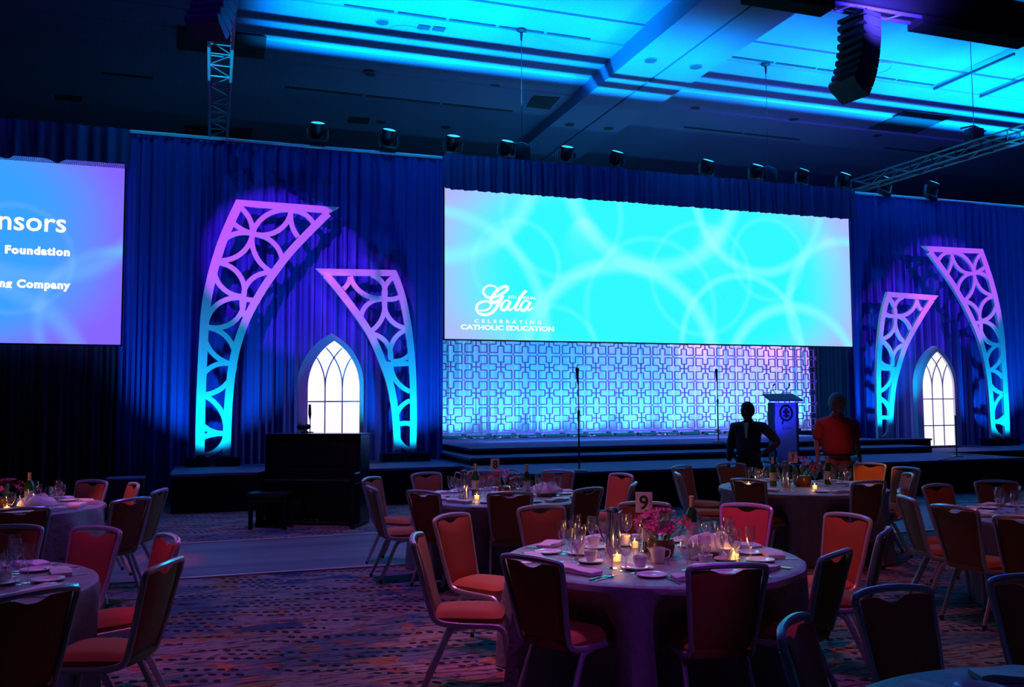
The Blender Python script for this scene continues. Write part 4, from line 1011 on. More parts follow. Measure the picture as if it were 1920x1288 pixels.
def add_head(parent, c, h, yaw, skin, hair, beard=None):
    vs, fs, rot = head_verts(c, h, yaw); c = Vector(c)
    hd = MB().add(vs, fs)
    for sx in (-1, 1): hd.ball(c + rot @ Vector((sx*0.335*h, 0.03*h, -0.02*h)), (0.035*h, 0.07*h, 0.11*h), 8, 6)
    ho = hd.build('head', skin, parent, smooth=True)
    for sx in (-1, 1):
        MB().ball(c + rot @ Vector((sx*0.125*h, -0.335*h, 0.012*h)), 0.045*h, 8, 6).build('eye', 'eye', ho, smooth=True)
        MB().ball(c + rot @ Vector((sx*0.125*h, -0.372*h, 0.012*h)), 0.018*h, 6, 5).build('eye', 'ink', ho, smooth=True)
    for sx in (-1, 1): MB().tube([c + rot @ Vector((sx*0.06*h, -0.40*h, 0.085*h)), c + rot @ Vector((sx*0.125*h, -0.385*h, 0.10*h)), c + rot @ Vector((sx*0.20*h, -0.33*h, 0.08*h))], 0.016*h, 6).build('eyebrow', hair, ho, smooth=True)
    mo = MB().ball(c + rot @ Vector((0, -0.362*h, -0.235*h)), (0.085*h, 0.018*h, 0.018*h), 10, 6); mo.build('mouth', 'petal_red', ho, smooth=True)
    # hair cap: head surface scaled out, only above/behind the hairline
    keep = []; nu = 28; hv = []
    for k, v in enumerate(vs):
        l = rot.transposed() @ (Vector(v)-c); n = noise.noise(Vector(v)*40)
        hv.append(c + rot @ Vector((l.x*(1.10+0.03*n), l.y*(1.09+0.03*n)+0.012*h, l.z*(1.07+0.02*n)+0.01*h)))
    hf = []
    for f in fs:
        q = [rot.transposed() @ (Vector(vs[k])-c) for k in f]; m_ = sum(q, Vector())/len(q)
        line = 0.26*h if m_.y < -0.12*h else (0.05*h if m_.y < 0.02*h else -0.26*h)
        if m_.z > line: hf.append(f)
    MB().add(hv, hf).build('hair', hair, ho, smooth=True)
    if beard:
        bf = []
        bv = [c + rot @ Vector(((rot.transposed() @ (Vector(v)-c)).x*1.05, (rot.transposed() @ (Vector(v)-c)).y*1.05, (rot.transposed() @ (Vector(v)-c)).z*1.03)) for v in vs]
        for f in fs:
            q = [rot.transposed() @ (Vector(vs[k])-c) for k in f]; m_ = sum(q, Vector())/len(q)
            if m_.z < -0.29*h and m_.y < -0.08*h: bf.append(f)
        MB().add(bv, bf).build('beard', beard, ho, smooth=True)
    return ho
def hand(wrist, dirv, side, curl, skin, parent, size=0.085):
    """palm, four unequal bent fingers and a thumb from the side of the palm; one continuous skin"""
    d = Vector(dirv).normalized(); sd = Vector(side).normalized(); nrm = d.cross(sd).normalized(); w0 = Vector(wrist)
    pts = [(w0, (0.024, 0.018)), (w0+d*size*0.5, (0.034, 0.017)), (w0+d*size, (0.030, 0.015))]; ed = [(0, 1), (1, 2)]
    for k, L in enumerate((0.068, 0.078, 0.072, 0.056)):
        off = sd*((k-1.5)*0.019); b = w0+d*size+off; last = 2
        for seg in range(3):
            a = curl*(seg+0.6); v = d*cos(a)+nrm*sin(a); b = b + v*L*(0.42, 0.32, 0.26)[seg]
            pts.append((b.copy(), (0.0088-0.001*seg,)*2)); ed.append((last, len(pts)-1)); last = len(pts)-1
    t0 = w0+d*size*0.35-sd*0.034; pts.append((t0, (0.012, 0.012))); ed.append((1, len(pts)-1))
    t1 = t0+(d*0.8-sd*0.55+nrm*0.3).normalized()*0.034; pts.append((t1, (0.010, 0.010))); ed.append((len(pts)-2, len(pts)-1))
    t2 = t1+(d*0.95-sd*0.1+nrm*0.35).normalized()*0.028; pts.append((t2, (0.0085, 0.0085))); ed.append((len(pts)-2, len(pts)-1))
    return skin_mesh('hand', pts, ed, skin, parent, sub=1)
def person(loc, rz, label, H, girth, skin, hair, top_m, leg_m, top_name, arms, headyaw, sleeve_long=False, hh=0.235, hz=1.635, beard=None, leg_turn=0.0, leanx=0.0):
    """local frame faces -y; arms = {side: [shoulder, elbow, wrist]}"""
    r = empty('person', loc, rz); tag(r, label, 'person')
    k = H/1.75; g = girth
    V = lambda x, y, z: Vector((x*k, y*k, z*k))
    body = [(V(0, 0.0, 0.98), (0.14*k, 0.10*k)), (V(0, 0, 1.20), (0.13*k, 0.10*k)), (V(0, 0.0, 1.40), (0.12*k, 0.085*k)), (V(0, 0.0, 1.48), (0.055*k, 0.055*k)), (V(0, -0.015, 1.56), (0.052*k, 0.055*k))]
    ed = [(0, 1), (1, 2), (2, 3), (3, 4)]
    for s in (-1, 1):
        sh, el, wr = [V(*p) for p in arms[s]]
        n = len(body); body += [(sh, (0.045*k, 0.045*k)), (el, (0.036*k, 0.038*k)), (wr, (0.026*k, 0.022*k))]; ed += [(2, n), (n, n+1), (n+1, n+2)]
        n = len(body); body += [(V(s*0.10, 0, 0.88), (0.08*k, 0.08*k)), (V(s*0.12, -0.01, 0.50), (0.055*k, 0.06*k)), (V(s*0.13, 0.01, 0.10), (0.036*k, 0.04*k))]; ed += [(0, n), (n, n+1), (n+1, n+2)]
    skin_mesh('body', body, ed, skin, r)
    # garment on the trunk and arms
    t = [(V(0, -0.01*g, 0.93), (0.165*g*k, 0.125*g*k)), (V(0, -0.035*g, 1.06), (0.185*g*k, 0.150*g*k)), (V(0, -0.02, 1.24), (0.172*g*k, 0.130*g*k)), (V(0, 0.0, 1.38), (0.165*k*(0.5+0.5*g), 0.105*k)), (V(0, 0.0, 1.475), (0.095*k, 0.080*k))]
    te = [(0, 1), (1, 2), (2, 3), (3, 4)]
    for s in (-1, 1):
        sh, el, wr = [V(*p) for p in arms[s]]
        n = len(t)
        if sleeve_long: t += [(sh, (0.080*k, 0.080*k)), (el, (0.066*k, 0.066*k)), (wr, (0.040*k, 0.040*k))]; te += [(3, n), (n, n+1), (n+1, n+2)]
        else: t += [(sh, (0.082*k, 0.082*k)), (sh.lerp(el, 0.88), (0.078*k, 0.076*k))]; te += [(3, n), (n, n+1)]
    tp = skin_mesh(top_name, t, te, top_m, r)
    if not sleeve_long:
        MB().tube([V(-0.07, -0.05, 1.475), V(-0.03, -0.10, 1.445), V(0, -0.115, 1.41)], 0.014*k, 6).tube([V(0.07, -0.05, 1.475), V(0.03, -0.10, 1.445), V(0, -0.115, 1.41)], 0.014*k, 6).build('collar', top_m, tp, smooth=True)
    # trousers
    l = [(V(0, 0.0, 0.98), (0.155*g*k, 0.120*g*k))]; le = []
    for s in (-1, 1):
        n = len(l); l += [(V(s*0.10, 0, 0.84), (0.098*k, 0.105*k)), (V(s*0.12, -0.01, 0.50), (0.078*k, 0.08*k)), (V(s*0.135, 0.01, 0.06), (0.066*k, 0.070*k))]; le += [(0, n), (n, n+1), (n+1, n+2)]
    skin_mesh('trousers', l, le, leg_m, r)
    MB().tube([V(0.158*g*cos(a), 0.125*g*sin(a)-0.008, 0.965) for a in [2*pi*q/20 for q in range(21)]], 0.018*k, 6, cap=False).build('belt', 'leather', r, smooth=True)
    for s in (-1, 1):
        MB().bbox(V(s*0.135, -0.04, 0.045), (0.10*k, 0.28*k, 0.085*k), 0.03, seg=3).build('shoe', 'leather', r, smooth=True)
        sh, el, wr = [V(*p) for p in arms[s]]
        d = (wr-el).normalized()
        hand(wr+d*0.005, d if arms.get('hd%d' % s) is None else arms['hd%d' % s], (0, 1 if s > 0 else -1, 0.1), 0.32, skin, r, 0.08*k)
    add_head(r, V(0, -0.045, hz), hh*k, headyaw, skin, hair, beard)
    if sleeve_long:
        MB().add([V(-0.035, -0.128, 1.45), V(0.035, -0.128, 1.45), V(0.012, -0.150, 1.22), V(-0.012, -0.150, 1.22), V(0, -0.06, 1.33)], [(0, 1, 2, 3), (0, 3, 4), (1, 4, 2), (0, 4, 1), (3, 2, 4)]).build('shirt_front', 'napkin', tp)
    return r
# the man in the red polo, near the back table: standing relaxed, looking to the right
ph = onZ(1566, 737, 1.76)
fg = Vector((sin(YAW), cos(YAW))); rg = Vector((cos(YAW), -sin(YAW)))
pm_ = fg*11.6 + rg*4.24
person((pm_.x, pm_.y, 0), -YAW-0.05, 'heavyset person in a red polo shirt and khaki trousers standing arms down, looking right', 1.76, 1.28, 'skin', 'hair', 'shirt_red', 'khaki', 'polo_shirt',
       {-1: [(-0.205, 0.0, 1.355), (-0.258, 0.02, 1.10), (-0.262, -0.06, 0.86)], 1: [(0.205, 0.0, 1.355), (0.262, 0.02, 1.10), (0.27, -0.06, 0.86)]}, 0.75, beard='hair', hh=0.262, hz=1.622)
pn_ = fg*12.1 + rg*3.22
person((pn_.x, pn_.y, 0), -YAW-0.5, 'person in a dark jacket standing left of the lectern with one hand on the hip', 1.66, 1.05, 'skin_dark', 'hair_dark', 'suit', 'trouser', 'jacket',
       {-1: [(-0.205, 0.0, 1.385), (-0.26, -0.02, 1.10), (-0.25, -0.16, 0.90)], 1: [(0.205, 0.0, 1.385), (0.40, 0.08, 1.17), (0.22, -0.02, 1.01)], 'hd1': (-0.8, -0.45, -0.2)}, -0.5, sleeve_long=True, hh=0.26, hz=1.61)

# ------------------------------------------------------------------ banquet chair
def make_chair():
    r = empty('banquet_chair')
    # side frames: back upright + seat rail + front leg top
    f = MB()
    def back(s): return [(s*0.222, -0.315, 0.865), (s*0.212, -0.292, 0.78), (s*0.196, -0.255, 0.62), (s*0.182, -0.222, 0.50), (s*0.180, -0.205, 0.455), (s*0.182, -0.165, 0.425), (s*0.190, -0.05, 0.412), (s*0.205, 0.14, 0.408), (s*0.212, 0.20, 0.396), (s*0.214, 0.222, 0.36)]
    for s in (-1, 1): f.tube(smooth_path(back(s), 3), 0.015, 8, flat=(1.0, 1.25))
    # bowed top rail with rounded corners
    top = [(-0.222, -0.315, 0.865), (-0.221, -0.320, 0.890), (-0.205, -0.327, 0.905), (-0.12, -0.345, 0.916), (0, -0.352, 0.920), (0.12, -0.345, 0.916), (0.205, -0.327, 0.905), (0.221, -0.320, 0.890), (0.222, -0.315, 0.865)]
    f.tube(smooth_path(top, 3), 0.015, 8, flat=(1.1, 1.15))
    f.tube([(-0.20, 0.15, 0.405), (0.20, 0.15, 0.405)], 0.011, 6); f.tube([(-0.18, -0.12, 0.408), (0.18, -0.12, 0.408)], 0.011, 6)
    f.build('frame', 'alu', r, smooth=True)
    # legs
    for s in (-1, 1):
        l1 = MB().tube(smooth_path([(s*0.214, 0.222, 0.36), (s*0.218, 0.245, 0.20), (s*0.222, 0.262, 0.03)], 3), [0.017]*6+[0.014], 8, flat=(0.9, 1.1)).build('leg', 'alu', r, smooth=True)
        MB().lathe([(0.016, 0.0), (0.016, 0.035)], c=(s*0.222, 0.262, 0), n=8).build('foot_cap', 'rubber', l1)
        l2 = MB().tube(smooth_path([(s*0.183, 0.0, 0.400), (s*0.184, -0.075, 0.392), (s*0.187, -0.12, 0.35), (s*0.195, -0.20, 0.18), (s*0.202, -0.272, 0.03)], 3), [0.017]*12+[0.014], 8, flat=(0.9, 1.1)).build('leg', 'alu', r, smooth=True)
        MB().lathe([(0.016, 0.0), (0.016, 0.035)], c=(s*0.202, -0.275, 0), n=8).build('foot_cap', 'rubber', l2)
    # padded back with dipped top edge (hand hold)
    nu, nv = 20, 10; vs = []; fs = []
    def bp(u, v, side):
        x = u; zt = 0.894 - 0.029*math.exp(-abs(u/0.32)**3) - 0.006*u*u
        z0 = 0.462 + 0.012*(1-abs(u)**3) - 0.02*(1-u*u)
        z = z0 + (zt-z0)*v
        t = (z-0.45)/0.43; hw = 0.170 + 0.036*t
        hw *= 1 - 0.10*max(0, 0.15-v)/0.15 
        y = -0.215 - 0.098*t - 0.028*(1-u*u)*t
        th = 0.017*(1-abs(2*v-1)**6)*(1-abs(u)**8) + 0.004
        return (x*hw, y + side*th + 0.012, z)
    for side in (1, -1):
        for j in range(nv+1):
            for i in range(nu+1): vs.append(bp(-1+2*i/nu, j/nv, side))
    n1 = (nu+1)*(nv+1)
    for b in (0, n1):
        for j in range(nv):
            for i in range(nu): a = b+j*(nu+1)+i; fs.append((a, a+1, a+nu+2, a+nu+1))
    for i in range(nu):
        fs.append((i, i+1, n1+i+1, n1+i)); a = nv*(nu+1)+i; fs.append((a, a+1, n1+a+1, n1+a))
    for j in range(nv):
        a = j*(nu+1); fs.append((a, a+nu+1, n1+a+nu+1, n1+a)); a += nu; fs.append((a, a+nu+1, n1+a+nu+1, n1+a))
    MB().add(vs, fs).build('backrest', 'fabric', r, smooth=True)
    # cushion
    nu, nv = 12, 12; vs = []; fs = []
    def sp_(u, v, top):
        hw = 0.178 + 0.034*(v+1)/2; k = (1-abs(u)**5)*(1-abs(v)**5)
        cx = hw*u*(1-0.10*max(0, abs(v)-0.75)/0.25); cy = -0.005 + 0.225*v*(1-0.06*u*u)
        z = 0.425 + (0.030 + 0.035*k**0.5 + 0.012*(1-u*u)*(1-v*v)) if top else 0.424
        return (cx, cy, z)
    for tp in (True, False):
        for j in range(nv+1):
            for i in range(nu+1): vs.append(sp_(-1+2*i/nu, -1+2*j/nv, tp))
    n1 = (nu+1)*(nv+1)
    for b in (0, n1):
        for j in range(nv):
            for i in range(nu): a = b+j*(nu+1)+i; fs.append((a, a+1, a+nu+2, a+nu+1))
    for i in range(nu):
        fs.append((i, i+1, n1+i+1, n1+i)); a = nv*(nu+1)+i; fs.append((a, a+1, n1+a+1, n1+a))
    for j in range(nv):
        a = j*(nu+1); fs.append((a, a+nu+1, n1+a+nu+1, n1+a)); a += nu; fs.append((a, a+nu+1, n1+a+nu+1, n1+a))
    MB().add(vs, fs).build('seat', 'fabric', r, smooth=True)
    return r
CHAIR = Proto(make_chair())

# tables: name -> (x, y, short name)
TC = {}
def tcentre(k, lat, dep):
    # lateral / depth in the camera's ground frame -> world
    f = Vector((sin(YAW), cos(YAW))); r = Vector((cos(YAW), -sin(YAW)))
    p = f*dep + r*lat; TC[k] = (p.x, p.y)
tcentre('T1', 0.84, 5.42); tcentre('T2', -0.08, 8.95); tcentre('T3', 3.18, 9.80); tcentre('T4', 4.52, 7.22)
tcentre('T5', 1.72, 2.30); tcentre('T6', -4.72, 8.20); tcentre('T7', -3.08, 4.55)
TN = {'T1': 'number 9 table', 'T2': 'back centre table', 'T3': 'table before the lectern', 'T4': 'right edge table', 'T5': 'bottom right corner table', 'T6': 'far left table', 'T7': 'near left table'}
# chairs: pixel of the middle of the top rail, table, seat name, look, heading nudge (deg), forced distance
CH_ = [
 (990, 1043, 'T1', 'front left', 'dark back of a banquet chair', 0), (1327, 1040, 'T1', 'front right', 'dark back of a banquet chair', -4),
 (776, 1003, 'T1', 'far left', 'side of a banquet chair', -6), (842, 964, 'T1', 'upper left', 'orange banquet chair', 0), (1012, 948, 'T1', 'back left', 'orange banquet chair', 0),
 (1208, 941, 'T1', 'back middle', 'dim orange banquet chair', 0), (1401, 945, 'T1', 'back right', 'bright magenta banquet chair', 0),
 (1594, 964, 'T1', 'upper right', 'bright red banquet chair', 0), (1575, 1034, 'T1', 'lower right', 'dark back of a banquet chair', 0), (1664, 992, 'T1', 'far right', 'edge of a banquet chair', -30),
 (797, 886, 'T2', 'back left', 'dull brown banquet chair', 0), (790, 920, 'T2', 'front left', 'purplish dark banquet chair', 0), (956, 921, 'T2', 'front middle', 'black back of a banquet chair', 0),
 (1073, 912, 'T2', 'front right', 'black back of a banquet chair', 0), (1048, 881, 'T2', 'back right', 'orange banquet chair', 0), (906, 882, 'T2', 'back middle', 'dim banquet chair', 0),
 (693, 895, 'T2', 'far left', 'silver edged banquet chair', 0), (692, 912, 'T2', 'lower left', 'side of a banquet chair', 0), (1168, 888, 'T2', 'far right', 'pink lit banquet chair', 0), (1191, 905, 'T2', 'lower right', 'dark banquet chair', 0),
 (1416, 896, 'T3', 'front left', 'dark red banquet chair', 0), (1562, 893, 'T3', 'front right', 'black back of a banquet chair', 0), (1632, 868, 'T3', 'back right', 'bright amber banquet chair', 0),
 (1369, 868, 'T3', 'back left', 'dim banquet chair', 0), (1666, 887, 'T3', 'lower right', 'dark back of a banquet chair', 0), (1702, 876, 'T3', 'far right', 'edge of a banquet chair', 0),
 (1275, 873, 'T3', 'far left', 'silver edged banquet chair', 0), (1268, 886, 'T3', 'lower left', 'red side of a banquet chair', 0),
 (1784, 948, 'T4', 'front left', 'orange lit banquet chair', 0), (1694, 930, 'T4', 'lower left', 'orange side of a banquet chair', 0), (1688, 917, 'T4', 'far left', 'edge of a banquet chair', 0),
 (1753, 908, 'T4', 'back left', 'dim banquet chair', 0), (1866, 901, 'T4', 'back middle', 'dim banquet chair', 0), (1922, 968, 'T4', 'front middle', 'partly cropped orange banquet chair', 0),
 (1665, 1100, 'T5', 'upper left', 'large dark red banquet chair', 14), (1478, 1163, 'T5', 'far left', 'cyan edged banquet chair', 20), (1930, 1078, 'T5', 'back', 'partly cropped dark banquet chair', 20),
 (142, 904, 'T6', 'back', 'red banquet chair', 0), (255, 906, 'T6', 'back right', 'bright orange banquet chair', 0), (250, 934, 'T6', 'lower right', 'black back of a banquet chair', 0), (304, 917, 'T6', 'far right', 'edge of an orange banquet chair', 0),
 (40, 952, 'T6', 'front', 'black back of a banquet chair', 0),
 (186, 988, 'T7', 'back right', 'purple framed red banquet chair', 0), (22, 985, 'T7', 'back', 'cropped violet banquet chair', 0), (322, 1003, 'T7', 'upper right', 'pink banquet chair', 0),
 (318, 1052, 'T7', 'right', 'cyan edged dark banquet chair', 0), (66, 1107, 'T7', 'front', 'large black back of a banquet chair', 0)]
SEATS = {}
for px, py, t, pos, look, nud in CH_:
    p = onZ(px, py, 0.875); tx, ty = TC[t]
    d = Vector((tx-p.x, ty-p.y)); dist = d.length; d.normalize(); dist = max(dist, 1.13)
    p = Vector((tx - d.x*dist, ty - d.y*dist, p.z))
    ang = atan2(d.y, d.x) - pi/2 + R(nud)
    fx, fy = -sin(ang), cos(ang)
    base = (p.x + fx*0.33, p.y + fy*0.33, 0)
    CHAIR.put(base, ang, '%s at the %s of the %s' % (look, pos, TN[t]), 'chair', 'banquet chairs with rust fabric', scale=(0.88, 0.95, 0.945))
    SEATS.setdefault(t, []).append((atan2(p.y-ty, p.x-tx), pos, dist))

# ------------------------------------------------------------------ tables and cloths
def cloth_mesh(R0=0.875, top=0.722, seed=1, folds=13, seats=()):
    vs = []; n = 104
    radii = [0.0001, 0.4, 0.77, 0.855, R0]
    for r_ in radii:
        for k in range(n):
            a = 2*pi*k/n; z = top + (0.0015*noise.noise(Vector((r_*5*cos(a), r_*5*sin(a), seed))) if r_ < 0.85 else 0)
            vs.append((r_*cos(a), r_*sin(a), z - (0.004 if r_ == R0 else 0)))
    zs = [0.71, 0.68, 0.60, 0.45, 0.28, 0.12, 0.006]
    for z in zs:
        t = (top-z)/top
        for k in range(n):
            a = 2*pi*k/n
            f = (0.5+0.5*sin(folds*a + 1.8*sin(2*a+seed) + seed))**1.8
            f2 = 0.5+0.5*sin(folds*2.3*a + seed*3)
            rr = R0 + 0.012 + t**0.8*(-0.01 + 0.15*f + 0.035*f2)
            for (sa, _, sd) in seats:       # the seats push the cloth in
                da = abs((a-sa+pi) % (2*pi)-pi)
                lim = (sd-0.33-0.25)/max(0.5, cos(min(da, 1.0)))
                wgt = max(0.0, min(1.0, (0.40-da)/0.18)); rr2 = min(rr, lim)
                rr = rr + (rr2-rr)*wgt*(1.0 if z < 0.56 else 0.45 if z < 0.65 else 0.0)
            vs.append((rr*cos(a), rr*sin(a), z))
    N = len(radii)+len(zs); fs = []
    for i in range(N-1):
        for k in range(n): k2 = (k+1) % n; fs.append((i*n+k, i*n+k2, (i+1)*n+k2, (i+1)*n+k))
    return MB().add(vs, fs)
tb = empty('round_table'); MB().lathe([(0.86, 0.688), (0.86, 0.712)], n=40).build('tabletop', 'wood', tb)
for k in range(4):
    a = pi/4+k*pi/2; MB().tube([(0.45*cos(a), 0.45*sin(a), 0), (0.45*cos(a), 0.45*sin(a), 0.687)], 0.018, 8).build('leg', 'steel', tb)
TABLE = Proto(tb)
for i, (t, (x, y)) in enumerate(TC.items()):
    TABLE.put((x, y, 0), 0.3*i, 'round banquet table hidden under the cloth of the %s' % TN[t], 'table', 'round banquet tables')
    c = cloth_mesh(seed=i+1, seats=SEATS[t]).build('tablecloth', 'cloth', smooth=True, loc=(x, y, 0)); tag(c, 'floor length mauve satin tablecloth on the %s' % TN[t], 'tablecloth', 'satin tablecloths')
TZ = 0.7235

# ------------------------------------------------------------------ tableware
def one(name, mb, m, smooth=True):
    o = mb.build(name, m, smooth=smooth); return Proto(o)
def wine_glass(name, bowl, stem, parts):
    r = empty(name) if parts else None
    H = stem + bowl[-1][1]
    b = [(r_, stem+z) for r_, z in bowl]
    if parts:
        MB().lathe(b, n=14, cap=False).build('bowl', 'glass', r, smooth=True)
        MB().lathe([(0.005, 0.004), (0.004, stem*0.5), (0.006, stem)], n=8, cap=False).build('stem', 'glass', r, smooth=True)
        MB().lathe([(0.034, 0.0), (0.034, 0.002), (0.006, 0.005)], n=14).build('foot', 'glass', r, smooth=True)
        return Proto(r)
    return one(name, MB().lathe([(0.034, 0.0), (0.034, 0.002), (0.005, 0.005), (0.004, stem*0.5), (0.006, stem)] + b, n=12, cap=False), 'glass')
BW = [(0.006, 0.0), (0.022, 0.012), (0.036, 0.035), (0.040, 0.06), (0.037, 0.09), (0.032, 0.115)]
BG = [(0.006, 0.0), (0.020, 0.015), (0.034, 0.04), (0.040, 0.075), (0.038, 0.11)]
BF = [(0.006, 0.0), (0.018, 0.02), (0.027, 0.06), (0.029, 0.09), (0.030, 0.12)]
WG = [wine_glass('wine_glass', BW, 0.075, True), wine_glass('water_goblet', BG, 0.055, True), wine_glass('champagne_glass', BF, 0.085, True)]
WGs = [wine_glass('wine_glass', BW, 0.075, False), wine_glass('water_goblet', BG, 0.055, False), wine_glass('champagne_glass', BF, 0.085, False)]
def napkin_proto():
    vs = []; nx, ny = 12, 5; fs = []
    for lay in range(2):
        for j in range(ny+1):
            for i in range(nx+1):
                u = i/nx; v = j/ny
                z = 0.002 + lay*(0.018 + 0.012*sin(pi*u)**0.5*(0.6+0.4*sin(6*u+2*v)))
                vs.append(((u-0.5)*0.235, (v-0.5)*0.10*(1+0.06*sin(5*u)), z))
    b = (nx+1)*(ny+1)
    for j in range(ny):
        for i in range(nx):
            a = j*(nx+1)+i; fs += [(a, a+1, a+nx+2, a+nx+1), (b+a, b+a+1, b+a+nx+2, b+a+nx+1)]
    for i in range(nx): fs.append((i, i+1, b+i+1, b+i)); a = ny*(nx+1)+i; fs.append((a, a+1, b+a+1, b+a))
    for j in range(ny): a = j*(nx+1); fs.append((a, a+nx+1, b+a+nx+1, b+a)); a += nx; fs.append((a, a+nx+1, b+a+nx+1, b+a))
    return one('folded_napkin', MB().add(vs, fs), 'napkin')
NAP = napkin_proto()
PLATE = one('bread_plate', MB().lathe([(0.0005, 0.004), (0.05, 0.004), (0.055, 0.008), (0.083, 0.014), (0.084, 0.011), (0.056, 0.003), (0.05, 0.0), (0.0005, 0.0)], n=24, cap=False), 'china')
cu = empty('coffee_cup')
MB().lathe([(0.0005, 0.004), (0.045, 0.004), (0.075, 0.014), (0.076, 0.011), (0.045, 0.0), (0.0005, 0.0)], n=22, cap=False).build('saucer', 'china', cu, smooth=True)
MB().lathe([(0.0005, 0.010), (0.024, 0.010), (0.034, 0.03), (0.040, 0.062), (0.041, 0.070), (0.038, 0.070), (0.032, 0.03), (0.0005, 0.014)], n=18, cap=False).build('cup', 'china', cu, smooth=True)
MB().tube(smooth_path([(0.038, 0, 0.058), (0.060, 0, 0.058), (0.062, 0, 0.036), (0.034, 0, 0.026)], 4), 0.004, 6).build('handle', 'china', cu, smooth=True)
CUP = Proto(cu)
def knife(): return MB().bbox((0, -0.055, 0.004), (0.014, 0.09, 0.006), 0.002, seg=1).box((0, 0.045, 0.003), (0.017, 0.11, 0.0015))
def fork():
    m = MB().box((0, -0.05, 0.003), (0.009, 0.11, 0.003)).box((0, 0.02, 0.004), (0.022, 0.03, 0.002))
    for i in range(4): m.box((-0.009+i*0.006, 0.055, 0.005), (0.003, 0.045, 0.0015))
    return m
KN = one('table_knife', knife(), 'steel', False); FK = one('table_fork', fork(), 'steel', False)
SPN = one('table_spoon', MB().box((0, -0.03, 0.003), (0.008, 0.13, 0.003)).ball((0, 0.055, 0.005), (0.018, 0.028, 0.004)), 'steel')
def votive():
    r = empty('candle_votive')
    MB().lathe([(0.020, 0.0), (0.026, 0.002), (0.031, 0.05), (0.033, 0.062), (0.030, 0.062), (0.024, 0.006)], n=16, cap=False).build('glass_cup', 'glass', r, smooth=True)
    MB().lathe([(0.022, 0.003), (0.026, 0.036), (0.0005, 0.038)], n=14).build('wax', 'wax', r, smooth=True)
    MB().tube([(0, 0, 0.036), (0, 0, 0.041), (0, 0, 0.047), (0, 0, 0.054)], [0.002, 0.005, 0.0035, 0.0006], 8).build('flame', 'flame', r, smooth=True)
    return Proto(r)
VOT = votive()
def carafe():
    r = empty('coffee_carafe')
    MB().lathe([(0.050, 0.0), (0.052, 0.01), (0.045, 0.12), (0.036, 0.22), (0.036, 0.25)], n=20).build('body', 'steel', r, smooth=True)
    MB().lathe([(0.038, 0.25), (0.040, 0.262), (0.030, 0.275), (0.010, 0.28)], n=18).build('lid', 'black', r, smooth=True)
    MB().tube(smooth_path([(0.036, 0, 0.25), (0.085, 0, 0.25), (0.088, 0, 0.15), (0.05, 0, 0.06)], 4), 0.007, 6).build('handle', 'steel', r, smooth=True)
    MB().add([(-0.034, -0.012, 0.245), (-0.034, 0.012, 0.245), (-0.062, 0, 0.262), (-0.034, 0, 0.22)], [(0, 1, 2), (0, 2, 3), (1, 3, 2), (0, 3, 1)]).build('spout', 'steel', r)
    return Proto(r)
CAR = carafe()
def wine_bottle():
    r = empty('wine_bottle')
    MB().lathe([(0.036, 0.0), (0.038, 0.01), (0.038, 0.185), (0.032, 0.215), (0.015, 0.245), (0.0145, 0.25)], n=18).build('body', 'bottle', r, smooth=True)
    MB().lathe([(0.0155, 0.245), (0.0155, 0.30), (0.017, 0.302), (0.017, 0.315), (0.0005, 0.315)], n=14).build('foil_cap', 'foil', r, smooth=True)
    MB().lathe([(0.0386, 0.06), (0.0386, 0.15)], n=18, cap=False).build('paper_label', 'label', r, smooth=True)
    return Proto(r)
BOT = wine_bottle()
def creamer():
    r = empty('cream_jug')
    MB().lathe([(0.030, 0.0), (0.036, 0.01), (0.042, 0.05), (0.046, 0.085), (0.043, 0.085), (0.038, 0.03), (0.0005, 0.01)], n=20, cap=False).build('body', 'china', r, smooth=True)
    MB().tube(smooth_path([(0.042, 0, 0.075), (0.070, 0, 0.07), (0.066, 0, 0.035), (0.038, 0, 0.025)], 4), 0.005, 6).build('handle', 'china', r, smooth=True)
    MB().add([(-0.042, -0.014, 0.082), (-0.042, 0.014, 0.082), (-0.066, 0, 0.092), (-0.040, 0, 0.055)], [(0, 1, 2), (0, 2, 3), (1, 3, 2), (0, 3, 1)]).build('spout', 'china', r)
    return Proto(r)
CRE = creamer()
def bread_basket():
    r = empty('bread_basket')
    vs = []; n = 30; m_ = 9
    for j in range(m_+1):
        for i in range(n):
            a = 2*pi*i/n; v = j/m_; rr = 0.13*cos(v*pi/2*0.96); k = noise.noise(Vector((cos(a)*2, sin(a)*2, v*3)))
            vs.append((rr*cos(a)*1.25*(1+0.12*k), rr*sin(a)*(1+0.12*k), 0.035+0.085*sin(v*pi/2)*(1+0.35*k)))
    fs = [(j*n+i, j*n+(i+1) % n, (j+1)*n+(i+1) % n, (j+1)*n+i) for j in range(m_) for i in range(n)]; fs.append(tuple(m_*n+i for i in range(n)))
    MB().add(vs, fs).build('cloth_wrap', 'napkin', r, smooth=True)
    MB().lathe([(0.085, 0.0), (0.10, 0.01), (0.118, 0.05), (0.112, 0.05), (0.08, 0.006)], n=24).build('basket', 'wood', r, smooth=True)
    return Proto(r)
BSK = bread_basket()
